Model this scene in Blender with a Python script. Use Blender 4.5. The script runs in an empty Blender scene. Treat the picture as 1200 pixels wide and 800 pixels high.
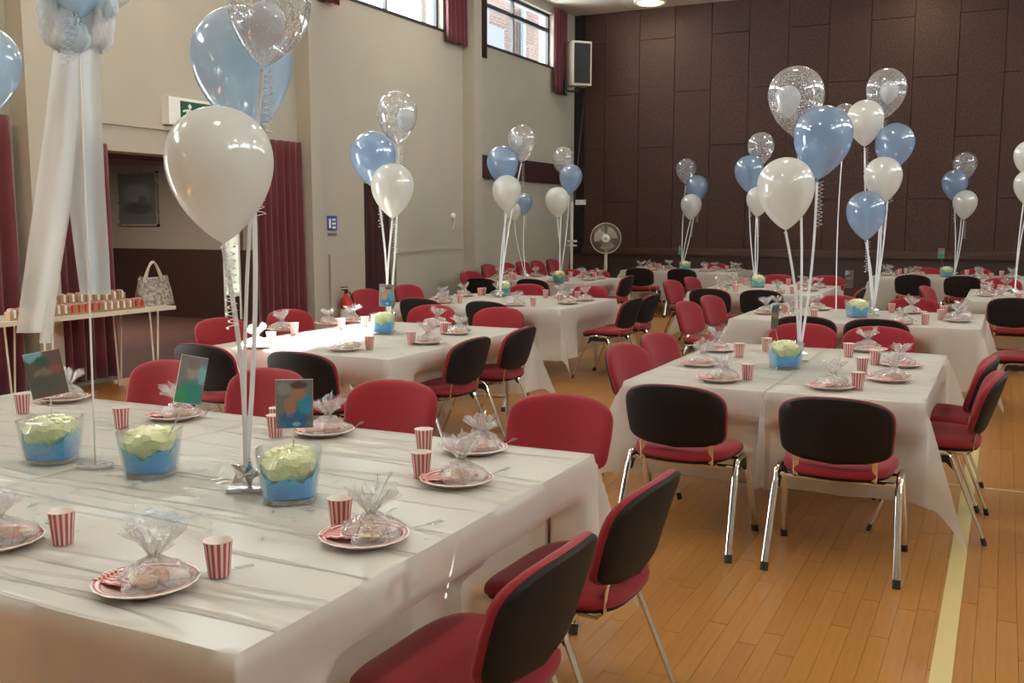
import bpy, bmesh, math, random
from mathutils import Vector, Matrix
C = bpy.context.scene.collection
R = math.radians
PI = math.pi

# ---------------------------------------------------------------- camera
HC = 1.55
cam_d = bpy.data.cameras.new('camera'); cam = bpy.data.objects.new('camera', cam_d); C.objects.link(cam)
FPX = 1151.64
cam_d.sensor_width = 36; cam_d.lens = 36 * FPX / 1200; cam_d.clip_start = .05; cam_d.clip_end = 200
AX = Vector((0.89442719, -0.05358853, -0.44399129))     # world X axis as (right, up, forward)
AY = Vector((0.4472136, 0.10717705, 0.88798259))
AZ = Vector((0, 0.99279472, -0.11982759))
rt = Vector((AX[0], AY[0], AZ[0])); up = Vector((AX[1], AY[1], AZ[1])); fw = Vector((AX[2], AY[2], AZ[2]))
m = Matrix((rt, up, -fw)).transposed().to_4x4(); m.translation = (0, 0, HC)
cam.matrix_world = m
bpy.context.scene.camera = cam

# ---------------------------------------------------------------- view, sky, sun, room lights
sc = bpy.context.scene
sc.view_settings.view_transform = 'Standard'; sc.view_settings.look = 'None'
sc.view_settings.gamma = 1; sc.view_settings.use_curve_mapping = False
sc.view_settings.exposure = 0.5
cy = sc.cycles
cy.use_denoising = True; cy.max_bounces = 8; cy.diffuse_bounces = 5; cy.glossy_bounces = 4
cy.transparent_max_bounces = 40; cy.transmission_bounces = 6
cy.caustics_reflective = False; cy.caustics_refractive = False; cy.sample_clamp_indirect = 6
W = bpy.data.worlds.new('sky'); sc.world = W; W.use_nodes = True
bg = W.node_tree.nodes['Background']; bg.inputs[0].default_value = (0.90, 0.98, 1.0, 1); bg.inputs[1].default_value = 15.0
sun_d = bpy.data.lights.new('sun', 'SUN'); sun_d.energy = 260; sun_d.angle = R(0.8); sun_d.color = (1, .95, .86)
sun = bpy.data.objects.new('sun', sun_d); C.objects.link(sun)
SUN_DIR = Vector((3.6, -6.22, -4.2)).normalized()
sun.rotation_euler = SUN_DIR.to_track_quat('-Z', 'Y').to_euler()
sun.location = (-20, 30, 25)
LAMP_POWER = 30
LAMP_COL = (1.0, 0.92, 0.77)

# ---------------------------------------------------------------- helpers
def ray(px, py):
    v = Vector((px - 600, 400 - py, FPX)); return Vector((v.dot(AX), v.dot(AY), v.dot(AZ)))
def at(px, py, depth):                 # the point seen at a pixel, at a distance along the view axis
    r = ray(px, py); return Vector((0, 0, HC)) + r * (depth / FPX)
def depth_of(x, y, z=1.0):
    return x * AX[2] + y * AY[2] + (z - HC) * AZ[2]
def onz(px, py, z):
    r = ray(px, py); return Vector((0, 0, HC)) + r * ((z - HC) / r.z)
def onx(px, py, x):
    r = ray(px, py); return Vector((0, 0, HC)) + r * (x / r.x)
def ony(px, py, y):
    r = ray(px, py); return Vector((0, 0, HC)) + r * (y / r.y)

class M:
    def __init__(s): s.v = []; s.f = []
    def add(s, vs, fs):
        b = len(s.v); s.v += [tuple(q) for q in vs]; s.f += [tuple(b + i for i in q) for q in fs]; return s
    def box(s, x0, x1, y0, y1, z0, z1):
        return s.add([(x0,y0,z0),(x1,y0,z0),(x1,y1,z0),(x0,y1,z0),(x0,y0,z1),(x1,y0,z1),(x1,y1,z1),(x0,y1,z1)],
                     [(0,3,2,1),(4,5,6,7),(0,1,5,4),(1,2,6,5),(2,3,7,6),(3,0,4,7)])
    def tube(s, pts, ra, rb=None, n=8, cap=True, ref=Vector((0,0,1))):
        pts = [Vector(p) for p in pts]; rings = []
        for i, p in enumerate(pts):
            a = pts[max(i-1,0)]; b = pts[min(i+1,len(pts)-1)]; t = (b-a).normalized()
            r_ = ref if abs(t.dot(ref)) < .95 else Vector((1,0,0))
            u = t.cross(r_).normalized(); w = u.cross(t).normalized()
            A = ra[i] if isinstance(ra,(list,tuple)) else ra
            B = A if rb is None else (rb[i] if isinstance(rb,(list,tuple)) else rb)
            rings.append([p + u*A*math.cos(2*PI*k/n) + w*B*math.sin(2*PI*k/n) for k in range(n)])
        vs = [q for r_ in rings for q in r_]; fs = []
        for i in range(len(pts)-1):
            for k in range(n):
                fs.append((i*n+k, i*n+(k+1)%n, (i+1)*n+(k+1)%n, (i+1)*n+k))
        if cap: fs += [tuple(range(n))[::-1], tuple((len(pts)-1)*n+k for k in range(n))]
        return s.add(vs, fs)
    def lathe(s, prof, n=24, cx=0, cy=0, cz=0, power=2.0):
        vs = []; fs = []
        for r, z in prof:
            for k in range(n):
                a = 2*PI*k/n; c = math.cos(a); d = math.sin(a)
                if power != 2.0:
                    q = (abs(c)**power + abs(d)**power) ** (-1/power); c *= q; d *= q
                vs.append((cx + r*c, cy + r*d, cz + z))
        for i in range(len(prof)-1):
            for k in range(n): fs.append((i*n+k, i*n+(k+1)%n, (i+1)*n+(k+1)%n, (i+1)*n+k))
        return s.add(vs, fs)
    def grid(s, nu, nv, fn):
        vs = [fn(i/(nu-1), j/(nv-1)) for j in range(nv) for i in range(nu)]
        return s.add(vs, [(j*nu+i, j*nu+i+1, (j+1)*nu+i+1, (j+1)*nu+i) for j in range(nv-1) for i in range(nu-1)])
    def pad(s, outline, rings, fn):    # rings: list of (scale, offset); fn maps (a, b, d) to a point
        n = len(outline); vs = []; fs = []
        for sc_, d in rings:
            for a, b in outline: vs.append(fn(a*sc_, b*sc_, d))
        for i in range(len(rings)-1):
            for k in range(n): fs.append((i*n+k, i*n+(k+1)%n, (i+1)*n+(k+1)%n, (i+1)*n+k))
        fs.append(tuple(range(n))[::-1]); fs.append(tuple((len(rings)-1)*n+k for k in range(n)))
        return s.add(vs, fs)
    def mesh(s, name, mat, smooth=True, angle=40):
        me = bpy.data.meshes.new(name); me.from_pydata(s.v, [], s.f); me.update()
        bm = bmesh.new(); bm.from_mesh(me); bmesh.ops.recalc_face_normals(bm, faces=bm.faces); bm.to_mesh(me); bm.free()
        if mat: me.materials.append(mat)
        if smooth:
            me.polygons.foreach_set('use_smooth', [True]*len(me.polygons)); me.set_sharp_from_angle(angle=R(angle))
        return me
def obj(name, mm, mat=None, parent=None, smooth=True, angle=40, loc=None, kind=None):
    me = mm.mesh(name, mat, smooth, angle) if isinstance(mm, M) else mm
    o = bpy.data.objects.new(name, me); C.objects.link(o)
    if parent: o.parent = parent
    if loc is not None: o.location = loc
    if kind: o['kind'] = kind
    return o
def tag(o, label, cat, group=None):
    o['label'] = label; o['category'] = cat
    if group: o['group'] = group
    return o
def thing(name, label, cat, loc=(0,0,0), rz=0, group=None):
    o = bpy.data.objects.new(name, None); C.objects.link(o); o.empty_display_size = .05
    o.location = loc; o.rotation_euler = (0,0,rz); return tag(o, label, cat, group)
KIDS = {}
def copy_tree(o, parent=None):
    c = o.copy(); C.objects.link(c)
    if parent: c.parent = parent
    if o not in KIDS: KIDS[o] = list(o.children)
    for ch in KIDS[o]: copy_tree(ch, c)
    return c
PROTO = {}
def place(key, maker, label, loc, rz=0, group=None, scale=1):
    if key not in PROTO: PROTO[key] = maker(); o = PROTO[key]; KIDS[o] = list(o.children); [KIDS.setdefault(k, list(k.children)) for k in KIDS[o]]
    else: o = copy_tree(PROTO[key])
    o.location = loc; o.rotation_euler = (0,0,rz); o['label'] = label
    if scale != 1: o.scale = (scale,)*3
    if group: o['group'] = group
    return o
def wall(name, mm, mat): return obj(name, mm, mat, smooth=False, kind='structure')

# ---------------------------------------------------------------- materials
def mat(name, col, rough=.5, metal=0, spec=.5, bump=None, trans=0, coat=0, var=None, sheen=0):
    m_ = bpy.data.materials.new(name); m_.use_nodes = True; nt = m_.node_tree; p = nt.nodes['Principled BSDF']
    p.inputs['Base Color'].default_value = (*col, 1); p.inputs['Roughness'].default_value = rough
    p.inputs['Metallic'].default_value = metal; p.inputs['Specular IOR Level'].default_value = spec
    if coat: p.inputs['Coat Weight'].default_value = coat; p.inputs['Coat Roughness'].default_value = .08
    if sheen: p.inputs['Sheen Weight'].default_value = sheen
    tc = nt.nodes.new('ShaderNodeTexCoord')
    if var:                              # (scale, colour2, detail, (stretch))
        n = nt.nodes.new('ShaderNodeTexNoise'); n.inputs['Scale'].default_value = var[0]; n.inputs['Detail'].default_value = var[2]
        mp = nt.nodes.new('ShaderNodeMapping'); mp.inputs['Scale'].default_value = var[3] if len(var) > 3 else (1,1,1)
        nt.links.new(tc.outputs['Object'], mp.inputs[0]); nt.links.new(mp.outputs[0], n.inputs['Vector'])
        rp = nt.nodes.new('ShaderNodeMapRange'); rp.inputs[1].default_value = .35; rp.inputs[2].default_value = .65
        nt.links.new(n.outputs['Fac'], rp.inputs[0])
        mx = nt.nodes.new('ShaderNodeMix'); mx.data_type = 'RGBA'
        mx.inputs[6].default_value = (*col, 1); mx.inputs[7].default_value = (*var[1], 1)
        nt.links.new(rp.outputs[0], mx.inputs[0]); nt.links.new(mx.outputs[2], p.inputs['Base Color'])
    if bump:                             # (scale, strength, distance)
        n = nt.nodes.new('ShaderNodeTexNoise'); n.inputs['Scale'].default_value = bump[0]; n.inputs['Detail'].default_value = 3
        b = nt.nodes.new('ShaderNodeBump'); b.inputs['Strength'].default_value = bump[1]; b.inputs['Distance'].default_value = bump[2]
        nt.links.new(tc.outputs['Object'], n.inputs['Vector']); nt.links.new(n.outputs['Fac'], b.inputs['Height'])
        nt.links.new(b.outputs[0], p.inputs['Normal'])
    return m_
def mix_shader(nt, a, b, fac):
    mx = nt.nodes.new('ShaderNodeMixShader'); nt.links.new(a, mx.inputs[1]); nt.links.new(b, mx.inputs[2])
    if isinstance(fac, (int, float)): mx.inputs[0].default_value = fac
    else: nt.links.new(fac, mx.inputs[0])
    return mx.outputs[0]
def film(name, tint, body, body_col, gloss_rough=.05, edge=.5, speck=None, bump=None):
    """thin see-through skin: transparent + coloured body + gloss at grazing angles"""
    m_ = bpy.data.materials.new(name); m_.use_nodes = True; nt = m_.node_tree; nt.nodes.remove(nt.nodes['Principled BSDF'])
    out = nt.nodes['Material Output']
    tr = nt.nodes.new('ShaderNodeBsdfTransparent'); tr.inputs[0].default_value = (*tint, 1)
    df = nt.nodes.new('ShaderNodeBsdfDiffuse'); df.inputs[0].default_value = (*body_col, 1)
    tl = nt.nodes.new('ShaderNodeBsdfTranslucent'); tl.inputs[0].default_value = (*body_col, 1)
    bd = mix_shader(nt, df.outputs[0], tl.outputs[0], .45)
    fac = body
    tc = nt.nodes.new('ShaderNodeTexCoord')
    if speck:
        vo = nt.nodes.new('ShaderNodeTexVoronoi'); vo.inputs['Scale'].default_value = speck[0]
        nt.links.new(tc.outputs['Object'], vo.inputs['Vector'])
        lt = nt.nodes.new('ShaderNodeMath'); lt.operation = 'LESS_THAN'; lt.inputs[1].default_value = speck[1]
        nt.links.new(vo.outputs['Distance'], lt.inputs[0])
        ma = nt.nodes.new('ShaderNodeMath'); ma.operation = 'MULTIPLY_ADD'; ma.inputs[1].default_value = speck[2]; ma.inputs[2].default_value = body
        nt.links.new(lt.outputs[0], ma.inputs[0]); fac = ma.outputs[0]
    s1 = mix_shader(nt, tr.outputs[0], bd, fac)
    gl = nt.nodes.new('ShaderNodeBsdfGlossy'); gl.inputs['Roughness'].default_value = gloss_rough
    if bump:
        n = nt.nodes.new('ShaderNodeTexNoise'); n.inputs['Scale'].default_value = bump[0]; n.inputs['Detail'].default_value = 2
        b = nt.nodes.new('ShaderNodeBump'); b.inputs['Strength'].default_value = bump[1]; b.inputs['Distance'].default_value = bump[2]
        nt.links.new(tc.outputs['Object'], n.inputs['Vector']); nt.links.new(n.outputs['Fac'], b.inputs['Height']); nt.links.new(b.outputs[0], gl.inputs['Normal'])
    lw = nt.nodes.new('ShaderNodeLayerWeight'); lw.inputs['Blend'].default_value = .35
    mr = nt.nodes.new('ShaderNodeMapRange'); mr.inputs[3].default_value = .06; mr.inputs[4].default_value = edge
    nt.links.new(lw.outputs['Facing'], mr.inputs[0])
    s2 = mix_shader(nt, s1, gl.outputs[0], mr.outputs[0])
    nt.links.new(s2, out.inputs[0]); return m_

M_plaster = mat('cream_plaster', (.425,.400,.335), .75, bump=(60,.15,.003), var=(1.2,(.455,.425,.35),3))
M_ceil = mat('ceiling_board', (.70,.65,.55), .8, bump=(150,.3,.002))
M_ceil2 = mat('ceiling_grid', (.5,.46,.4), .6)
M_panel = mat('dark_strawboard_panel', (.088,.036,.022), .72, bump=(110,.8,.008), var=(38,(.030,.013,.009),8))
M_paneldark = mat('dark_gap', (.012,.008,.007), .8)
M_rail = mat('stained_wood_rail', (.085,.038,.022), .4, var=(3,(.05,.02,.012),4,(1,12,12)))
M_maroon = mat('maroon_board', (.045,.014,.013), .6)
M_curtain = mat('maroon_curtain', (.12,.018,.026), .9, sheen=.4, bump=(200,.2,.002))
M_red = mat('crimson_upholstery', (.285,.010,.020), .92, sheen=.12, bump=(700,.35,.001), var=(240,(.22,.007,.015),3))
M_shell = mat('black_plastic_shell', (.010,.008,.008), .6, spec=.3, bump=(350,.3,.0008))
M_black = mat('black_rubber', (.015,.014,.014), .6)
M_chrome = mat('chrome', (.78,.76,.73), .12, 1)
M_grey = mat('grey_leg_metal', (.45,.44,.43), .3, 1)
M_tabletop = mat('pale_laminate', (.70,.68,.62), .4)
M_wood = mat('light_wood', (.42,.27,.14), .5, var=(4,(.34,.2,.1),4,(1,10,10)))
M_white = mat('white_paint', (.78,.76,.72), .45)
M_cream = mat('cream_metal', (.66,.60,.50), .4)
M_frame = mat('dark_window_frame', (.03,.032,.036), .45)
M_green = mat('exit_green', (.008,.085,.03), .4)
M_signw = mat('sign_white', (.85,.85,.82), .5)
M_blue = mat('notice_blue', (.03,.08,.42), .5)
M_extred = mat('extinguisher_red', (.5,.03,.02), .3)
M_foil = mat('silver_foil', (.75,.78,.82), .22, 1, bump=(60,.8,.004))
M_ribbon = mat('white_ribbon', (.8,.83,.87), .3)
M_bluerib = mat('pale_blue_ribbon', (.55,.68,.82), .3)
M_brick = mat('outside_brick', (.050,.026,.018), .9, var=(9,(.034,.019,.014),4))
M_mortar = mat('outside_mortar', (.034,.030,.027), .9)
M_slate = mat('grey_slate', (.022,.024,.030), .7)
M_render = mat('outside_render', (.08,.078,.075), .8)
M_pipe = mat('dark_pipe', (.05,.06,.065), .6)  # even dark blue-grey for the downpipes
M_bag = mat('snakeskin_bag', (.42,.38,.33), .45, var=(45,(.12,.10,.09),4))
M_handle = mat('bag_strap', (.50,.45,.38), .5)
M_kraft = mat('kraft_card', (.38,.24,.13), .8)
M_pinktop = mat('pink_icing', (.42,.24,.18), .6)
M_redplastic = mat('red_peg', (.65,.02,.02), .4)
M_carpet = mat('dark_carpet', (.10,.04,.03), .95)
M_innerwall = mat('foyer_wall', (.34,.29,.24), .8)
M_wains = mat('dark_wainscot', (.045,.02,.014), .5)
M_fork = film('clear_plastic', (.95,.96,.97), .12, (.8,.82,.84), .1, .7)
M_treat = mat('biscuit', (.42,.20,.09), .7, var=(60,(.62,.42,.28),3))
M_treat2 = mat('pink_sweet', (.62,.22,.20), .5)
M_wrap = mat('yellow_wrapper', (.72,.66,.30), .4)
M_straw = mat('grille_cloth', (.02,.02,.022), .8, bump=(900,.4,.001))
M_beech = mat('speaker_cabinet', (.66,.58,.47), .5)
M_fanmesh = mat('fan_wire', (.52,.49,.44), .35, .6)
M_foam = mat('lamp_rim', (.8,.78,.72), .4)

M_glass = film('window_glass', (.97,.985,1), .0, (1,1,1), .02, .35)
M_vase = film('clear_glass', (.98,.995,.99), .0, (.8,.9,.9), .03, .55)
M_base = film('thick_glass_base', (.80,.88,.88), .20, (.72,.80,.80), .05, .8, bump=(40,.8,.01))
M_cello = film('cellophane', (.985,.985,.985), 0.20, (.92,.91,.92), .12, .80, bump=(110,1.0,.012))
M_organza = film('organza', (.97,.98,.99), .58, (.96,.98,.99), .5, .15)
M_organzab = film('blue_organza', (.93,.97,.99), .58, (.80,.93,1.0), .45, .18)
M_bwhite = film('pearl_white_latex', (.92,.9,.87), .90, (.85,.86,.835), .10, .34)
M_bblue = film('pearl_blue_latex', (.74,.87,.97), .60, (.58,.76,.93), .07, .50)
M_bblued = film('deeper_pearl_blue_latex', (.62,.76,.92), .48, (.44,.62,.86), .07, .50)
M_bclear = film('clear_confetti_latex', (.96,.96,.96), .17, (.86,.88,.92), .05, .62, speck=(13,.30,.45))
M_inner = film('inner_balloon_latex', (.9,.92,.95), .80, (.72,.78,.84), .10, .3)

def cloth_mat():
    m_ = bpy.data.materials.new('white_plastic_cloth'); m_.use_nodes = True; nt = m_.node_tree; p = nt.nodes['Principled BSDF']
    out = nt.nodes['Material Output']
    p.inputs['Base Color'].default_value = (.82,.83,.79,1); p.inputs['Roughness'].default_value = .28; p.inputs['Specular IOR Level'].default_value = .55
    tc = nt.nodes.new('ShaderNodeTexCoord')
    def crease(rot, stretch, scale, lo, hi):
        mp = nt.nodes.new('ShaderNodeMapping'); mp.inputs['Rotation'].default_value = (0,0,rot); mp.inputs['Scale'].default_value = (stretch,1,1)
        n = nt.nodes.new('ShaderNodeTexNoise'); n.inputs['Scale'].default_value = scale; n.inputs['Detail'].default_value = 1.5; n.inputs['Distortion'].default_value = .25
        nt.links.new(tc.outputs['Object'], mp.inputs[0]); nt.links.new(mp.outputs[0], n.inputs['Vector'])
        a = nt.nodes.new('ShaderNodeMath'); a.operation = 'SUBTRACT'; a.inputs[1].default_value = .5; nt.links.new(n.outputs['Fac'], a.inputs[0])
        b = nt.nodes.new('ShaderNodeMath'); b.operation = 'ABSOLUTE'; nt.links.new(a.outputs[0], b.inputs[0])
        r_ = nt.nodes.new('ShaderNodeMapRange'); r_.interpolation_type = 'SMOOTHSTEP'; r_.inputs[1].default_value = 0; r_.inputs[2].default_value = lo
        r_.inputs[3].default_value = hi; r_.inputs[4].default_value = 0; nt.links.new(b.outputs[0], r_.inputs[0]); return r_.outputs[0]
    c1 = crease(R(-35), .10, 6.0, .035, 1.3); c2 = crease(R(-22), .16, 4.0, .02, .8); 
    n3 = nt.nodes.new('ShaderNodeTexNoise'); n3.inputs['Scale'].default_value = 3; n3.inputs['Detail'].default_value = 2; nt.links.new(tc.outputs['Object'], n3.inputs['Vector'])
    s1 = nt.nodes.new('ShaderNodeMath'); s1.operation = 'ADD'; nt.links.new(c1, s1.inputs[0]); nt.links.new(c2, s1.inputs[1])
    s2 = nt.nodes.new('ShaderNodeMath'); s2.operation = 'ADD'; nt.links.new(s1.outputs[0], s2.inputs[0]); nt.links.new(n3.outputs['Fac'], s2.inputs[1])
    b = nt.nodes.new('ShaderNodeBump'); b.inputs['Distance'].default_value = .013
    g_ = nt.nodes.new('ShaderNodeNewGeometry'); sz = nt.nodes.new('ShaderNodeSeparateXYZ'); nt.links.new(g_.outputs['True Normal'], sz.inputs[0])
    az = nt.nodes.new('ShaderNodeMath'); az.operation = 'ABSOLUTE'; nt.links.new(sz.outputs[2], az.inputs[0])
    mz = nt.nodes.new('ShaderNodeMapRange'); mz.inputs[1].default_value = .55; mz.inputs[2].default_value = .8; nt.links.new(az.outputs[0], mz.inputs[0])
    nt.links.new(mz.outputs[0], b.inputs['Strength'])
    n5 = nt.nodes.new('ShaderNodeTexNoise'); n5.inputs['Scale'].default_value = 5; n5.inputs['Detail'].default_value = 2; nt.links.new(tc.outputs['Object'], n5.inputs['Vector'])
    b2 = nt.nodes.new('ShaderNodeBump'); b2.inputs['Strength'].default_value = .35; b2.inputs['Distance'].default_value = .012; nt.links.new(n5.outputs['Fac'], b2.inputs['Height']); nt.links.new(b.outputs[0], b2.inputs['Normal'])
    nt.links.new(s2.outputs[0], b.inputs['Height']); nt.links.new(b2.outputs[0], p.inputs['Normal'])
    tl = nt.nodes.new('ShaderNodeBsdfTranslucent'); tl.inputs[0].default_value = (.70,.69,.64,1)
    tr = nt.nodes.new('ShaderNodeBsdfTransparent'); tr.inputs[0].default_value = (1,.98,.95,1)
    a = mix_shader(nt, p.outputs[0], tl.outputs[0], .22); a = mix_shader(nt, a, tr.outputs[0], .40)
    nt.links.new(a, out.inputs[0]); return m_
M_cloth = cloth_mat()

def board_mat():
    m_ = mat('oak_floor_board', (.40,.205,.075), .30, spec=.45); nt = m_.node_tree; p = nt.nodes['Principled BSDF']
    tc = nt.nodes.new('ShaderNodeTexCoord'); mp = nt.nodes.new('ShaderNodeMapping'); mp.inputs['Scale'].default_value = (14,1.2,1)
    n = nt.nodes.new('ShaderNodeTexNoise'); n.inputs['Scale'].default_value = 4; n.inputs['Detail'].default_value = 6
    nt.links.new(tc.outputs['Object'], mp.inputs[0]); nt.links.new(mp.outputs[0], n.inputs['Vector'])
    g = nt.nodes.new('ShaderNodeNewGeometry')
    r1 = nt.nodes.new('ShaderNodeMix'); r1.data_type = 'RGBA'; r1.inputs[6].default_value = (.45,.195,.045,1); r1.inputs[7].default_value = (.50,.225,.056,1)
    nt.links.new(g.outputs['Random Per Island'], r1.inputs[0])
    r2 = nt.nodes.new('ShaderNodeMix'); r2.data_type = 'RGBA'; r2.blend_type = 'MULTIPLY'; r2.inputs[0].default_value = .35
    nt.links.new(r1.outputs[2], r2.inputs[6]); nt.links.new(n.outputs['Color'], r2.inputs[7]); nt.links.new(n.outputs['Fac'], r2.inputs[7])
    nt.links.new(r2.outputs[2], p.inputs['Base Color']); return m_
M_board = board_mat()

def stripe_mat(name, a, b, count, axis='angle'):
    m_ = mat(name, a, .5); nt = m_.node_tree; p = nt.nodes['Principled BSDF']
    tc = nt.nodes.new('ShaderNodeTexCoord'); sp = nt.nodes.new('ShaderNodeSeparateXYZ'); nt.links.new(tc.outputs['Object'], sp.inputs[0])
    if axis == 'angle':
        at2 = nt.nodes.new('ShaderNodeMath'); at2.operation = 'ARCTAN2'; nt.links.new(sp.outputs[1], at2.inputs[0]); nt.links.new(sp.outputs[0], at2.inputs[1]); src = at2.outputs[0]
    else: src = sp.outputs[axis]
    mu = nt.nodes.new('ShaderNodeMath'); mu.operation = 'MULTIPLY'; mu.inputs[1].default_value = count; nt.links.new(src, mu.inputs[0])
    si = nt.nodes.new('ShaderNodeMath'); si.operation = 'SINE'; nt.links.new(mu.outputs[0], si.inputs[0])
    gt = nt.nodes.new('ShaderNodeMath'); gt.operation = 'GREATER_THAN'; gt.inputs[1].default_value = -.1; nt.links.new(si.outputs[0], gt.inputs[0])
    mx = nt.nodes.new('ShaderNodeMix'); mx.data_type = 'RGBA'; mx.inputs[6].default_value = (*a,1); mx.inputs[7].default_value = (*b,1)
    nt.links.new(gt.outputs[0], mx.inputs[0]); nt.links.new(mx.outputs[2], p.inputs['Base Color']); return m_
M_cup = stripe_mat('striped_cup_paper', (.76,.56,.52), (.44,.08,.09), 14)
M_cupin = mat('cup_inside', (.80,.72,.66), .6)
M_sbag = stripe_mat('striped_sweet_paper', (.82,.66,.62), (.58,.10,.12), 520, 0)
M_plate = mat('plate_card', (.80,.70,.66), .35, bump=(40,.2,.002))
def plate_mat():
    m_ = mat('plate_print', (.8,.7,.66), .3); nt = m_.node_tree; p = nt.nodes['Principled BSDF']
    tc = nt.nodes.new('ShaderNodeTexCoord'); sp = nt.nodes.new('ShaderNodeVectorMath'); sp.operation = 'LENGTH'
    mp = nt.nodes.new('ShaderNodeMapping'); mp.inputs['Scale'].default_value = (1,1,0); nt.links.new(tc.outputs['Object'], mp.inputs[0]); nt.links.new(mp.outputs[0], sp.inputs[0])
    cr = nt.nodes.new('ShaderNodeValToRGB'); cr.color_ramp.interpolation = 'CONSTANT'; e = cr.color_ramp.elements
    e[0].position = 0; e[0].color = (.78,.62,.56,1); e[1].position = .80*.5; e[1].color = (.45,.07,.07,1)
    for q, c in ((.84*.5,(.82,.68,.62,1)),(.90*.5,(.45,.07,.07,1)),(.95*.5,(.86,.80,.74,1))):
        x = e.new(q); x.color = c
    mu = nt.nodes.new('ShaderNodeMath'); mu.operation = 'MULTIPLY'; mu.inputs[1].default_value = .5/.118; nt.links.new(sp.outputs['Value'], mu.inputs[0])
    nt.links.new(mu.outputs[0], cr.inputs[0]); nt.links.new(cr.outputs[0], p.inputs['Base Color']); return m_
M_platep = plate_mat()

def fill_mat(name, stops, rough=.35, noise=.45):
    """coloured gel by its height in the bowl"""
    m_ = mat(name, (.5,.5,.5), rough, coat=.6, bump=(90,.8,.006)); nt = m_.node_tree; p = nt.nodes['Principled BSDF']
    tc = nt.nodes.new('ShaderNodeTexCoord'); sp = nt.nodes.new('ShaderNodeSeparateXYZ'); nt.links.new(tc.outputs['Object'], sp.inputs[0])
    n = nt.nodes.new('ShaderNodeTexNoise'); n.inputs['Scale'].default_value = 22; n.inputs['Detail'].default_value = 4; nt.links.new(tc.outputs['Object'], n.inputs['Vector'])
    ma = nt.nodes.new('ShaderNodeMath'); ma.operation = 'MULTIPLY_ADD'; ma.inputs[1].default_value = 1/.16; nt.links.new(sp.outputs[2], ma.inputs[0])
    ma2 = nt.nodes.new('ShaderNodeMath'); ma2.operation = 'MULTIPLY_ADD'; ma2.inputs[1].default_value = noise*2; ma2.inputs[2].default_value = -noise; nt.links.new(n.outputs['Fac'], ma2.inputs[0]); nt.links.new(ma2.outputs[0], ma.inputs[2])
    cr = nt.nodes.new('ShaderNodeValToRGB'); e = cr.color_ramp.elements
    e[0].position = stops[0][0]; e[0].color = (*stops[0][1],1); e[1].position = stops[-1][0]; e[1].color = (*stops[-1][1],1)
    for q, c in stops[1:-1]: x = e.new(q); x.color = (*c,1)
    nt.links.new(ma.outputs[0], cr.inputs[0]); nt.links.new(cr.outputs[0], p.inputs['Base Color'])
    p.inputs['Subsurface Weight'].default_value = 0
    return m_
M_gel = fill_mat('blue_gel_beads', [(.0,(.0,.26,.80)),(.30,(.0,.33,.86)),(.55,(.0,.42,.78)),(.9,(.10,.55,.50))])
M_gel2 = fill_mat('turquoise_gel_beads', [(.0,(.02,.40,.55)),(.5,(.04,.48,.55)),(.9,(.15,.52,.45))])
M_gelt = fill_mat('pale_lemon_gel', [(.2,(.34,.56,.30)),(.6,(.68,.74,.34)),(1.0,(.80,.82,.50))], noise=.6)

def photo_mat(name, base, blobs):
    """a flat printed photograph: soft ellipses of colour over a base (object X and Z)"""
    m_ = mat(name, base, .35); nt = m_.node_tree; p = nt.nodes['Principled BSDF']
    tc = nt.nodes.new('ShaderNodeTexCoord'); last = None
    n = nt.nodes.new('ShaderNodeTexNoise'); n.inputs['Scale'].default_value = 60; n.inputs['Detail'].default_value = 3; nt.links.new(tc.outputs['Object'], n.inputs['Vector'])
    for cx, cz, rx, rz, col in blobs:
        mp = nt.nodes.new('ShaderNodeMapping'); mp.vector_type = 'POINT'
        mp.inputs['Scale'].default_value = (1/rx, 0, 1/rz); mp.inputs['Location'].default_value = (-cx/rx, 0, -cz/rz)
        nt.links.new(tc.outputs['Object'], mp.inputs[0])
        ln = nt.nodes.new('ShaderNodeVectorMath'); ln.operation = 'LENGTH'; nt.links.new(mp.outputs[0], ln.inputs[0])
        ad = nt.nodes.new('ShaderNodeMath'); ad.operation = 'MULTIPLY_ADD'; ad.inputs[1].default_value = .9; nt.links.new(n.outputs['Fac'], ad.inputs[0]); nt.links.new(ln.outputs['Value'], ad.inputs[2])
        mr = nt.nodes.new('ShaderNodeMapRange'); mr.inputs[1].default_value = 1.2; mr.inputs[2].default_value = 1.6; mr.inputs[3].default_value = 1; mr.inputs[4].default_value = 0
        nt.links.new(ad.outputs[0], mr.inputs[0])
        col = tuple(q_*.8 for q_ in col)
        mx = nt.nodes.new('ShaderNodeMix'); mx.data_type = 'RGBA'; mx.inputs[6].default_value = (*[q_*.8 for q_ in base],1); mx.inputs[7].default_value = (*col,1)
        if last: nt.links.new(last, mx.inputs[6])
        nt.links.new(mr.outputs[0], mx.inputs[0]); last = mx.outputs[2]
    nt.links.new(last, p.inputs['Base Color']); return m_
skin = (.40,.22,.15)
M_ph1 = photo_mat('printed_photo_a', (.16,.12,.10), [(-.03,.075,.034,.03,(.25,.55,.62)),(.035,.06,.03,.04,(.20,.12,.12)),(-.005,.045,.026,.018,(.06,.12,.10)),(.03,.01,.03,.014,(.35,.12,.09)),(-.01,.0,.03,.022,(.30,.24,.20)),(-.01,-.03,.05,.03,(.12,.12,.10))])
M_ph2 = photo_mat('printed_photo_b', (.22,.20,.20), [(.0,-.05,.05,.05,(.03,.26,.20)),(-.03,-.06,.02,.04,(.05,.30,.12)),(.035,.02,.02,.03,(.20,.45,.50)),(0,.03,.022,.03,(.38,.30,.26)),(0,.05,.024,.02,(.20,.17,.15))])
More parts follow.
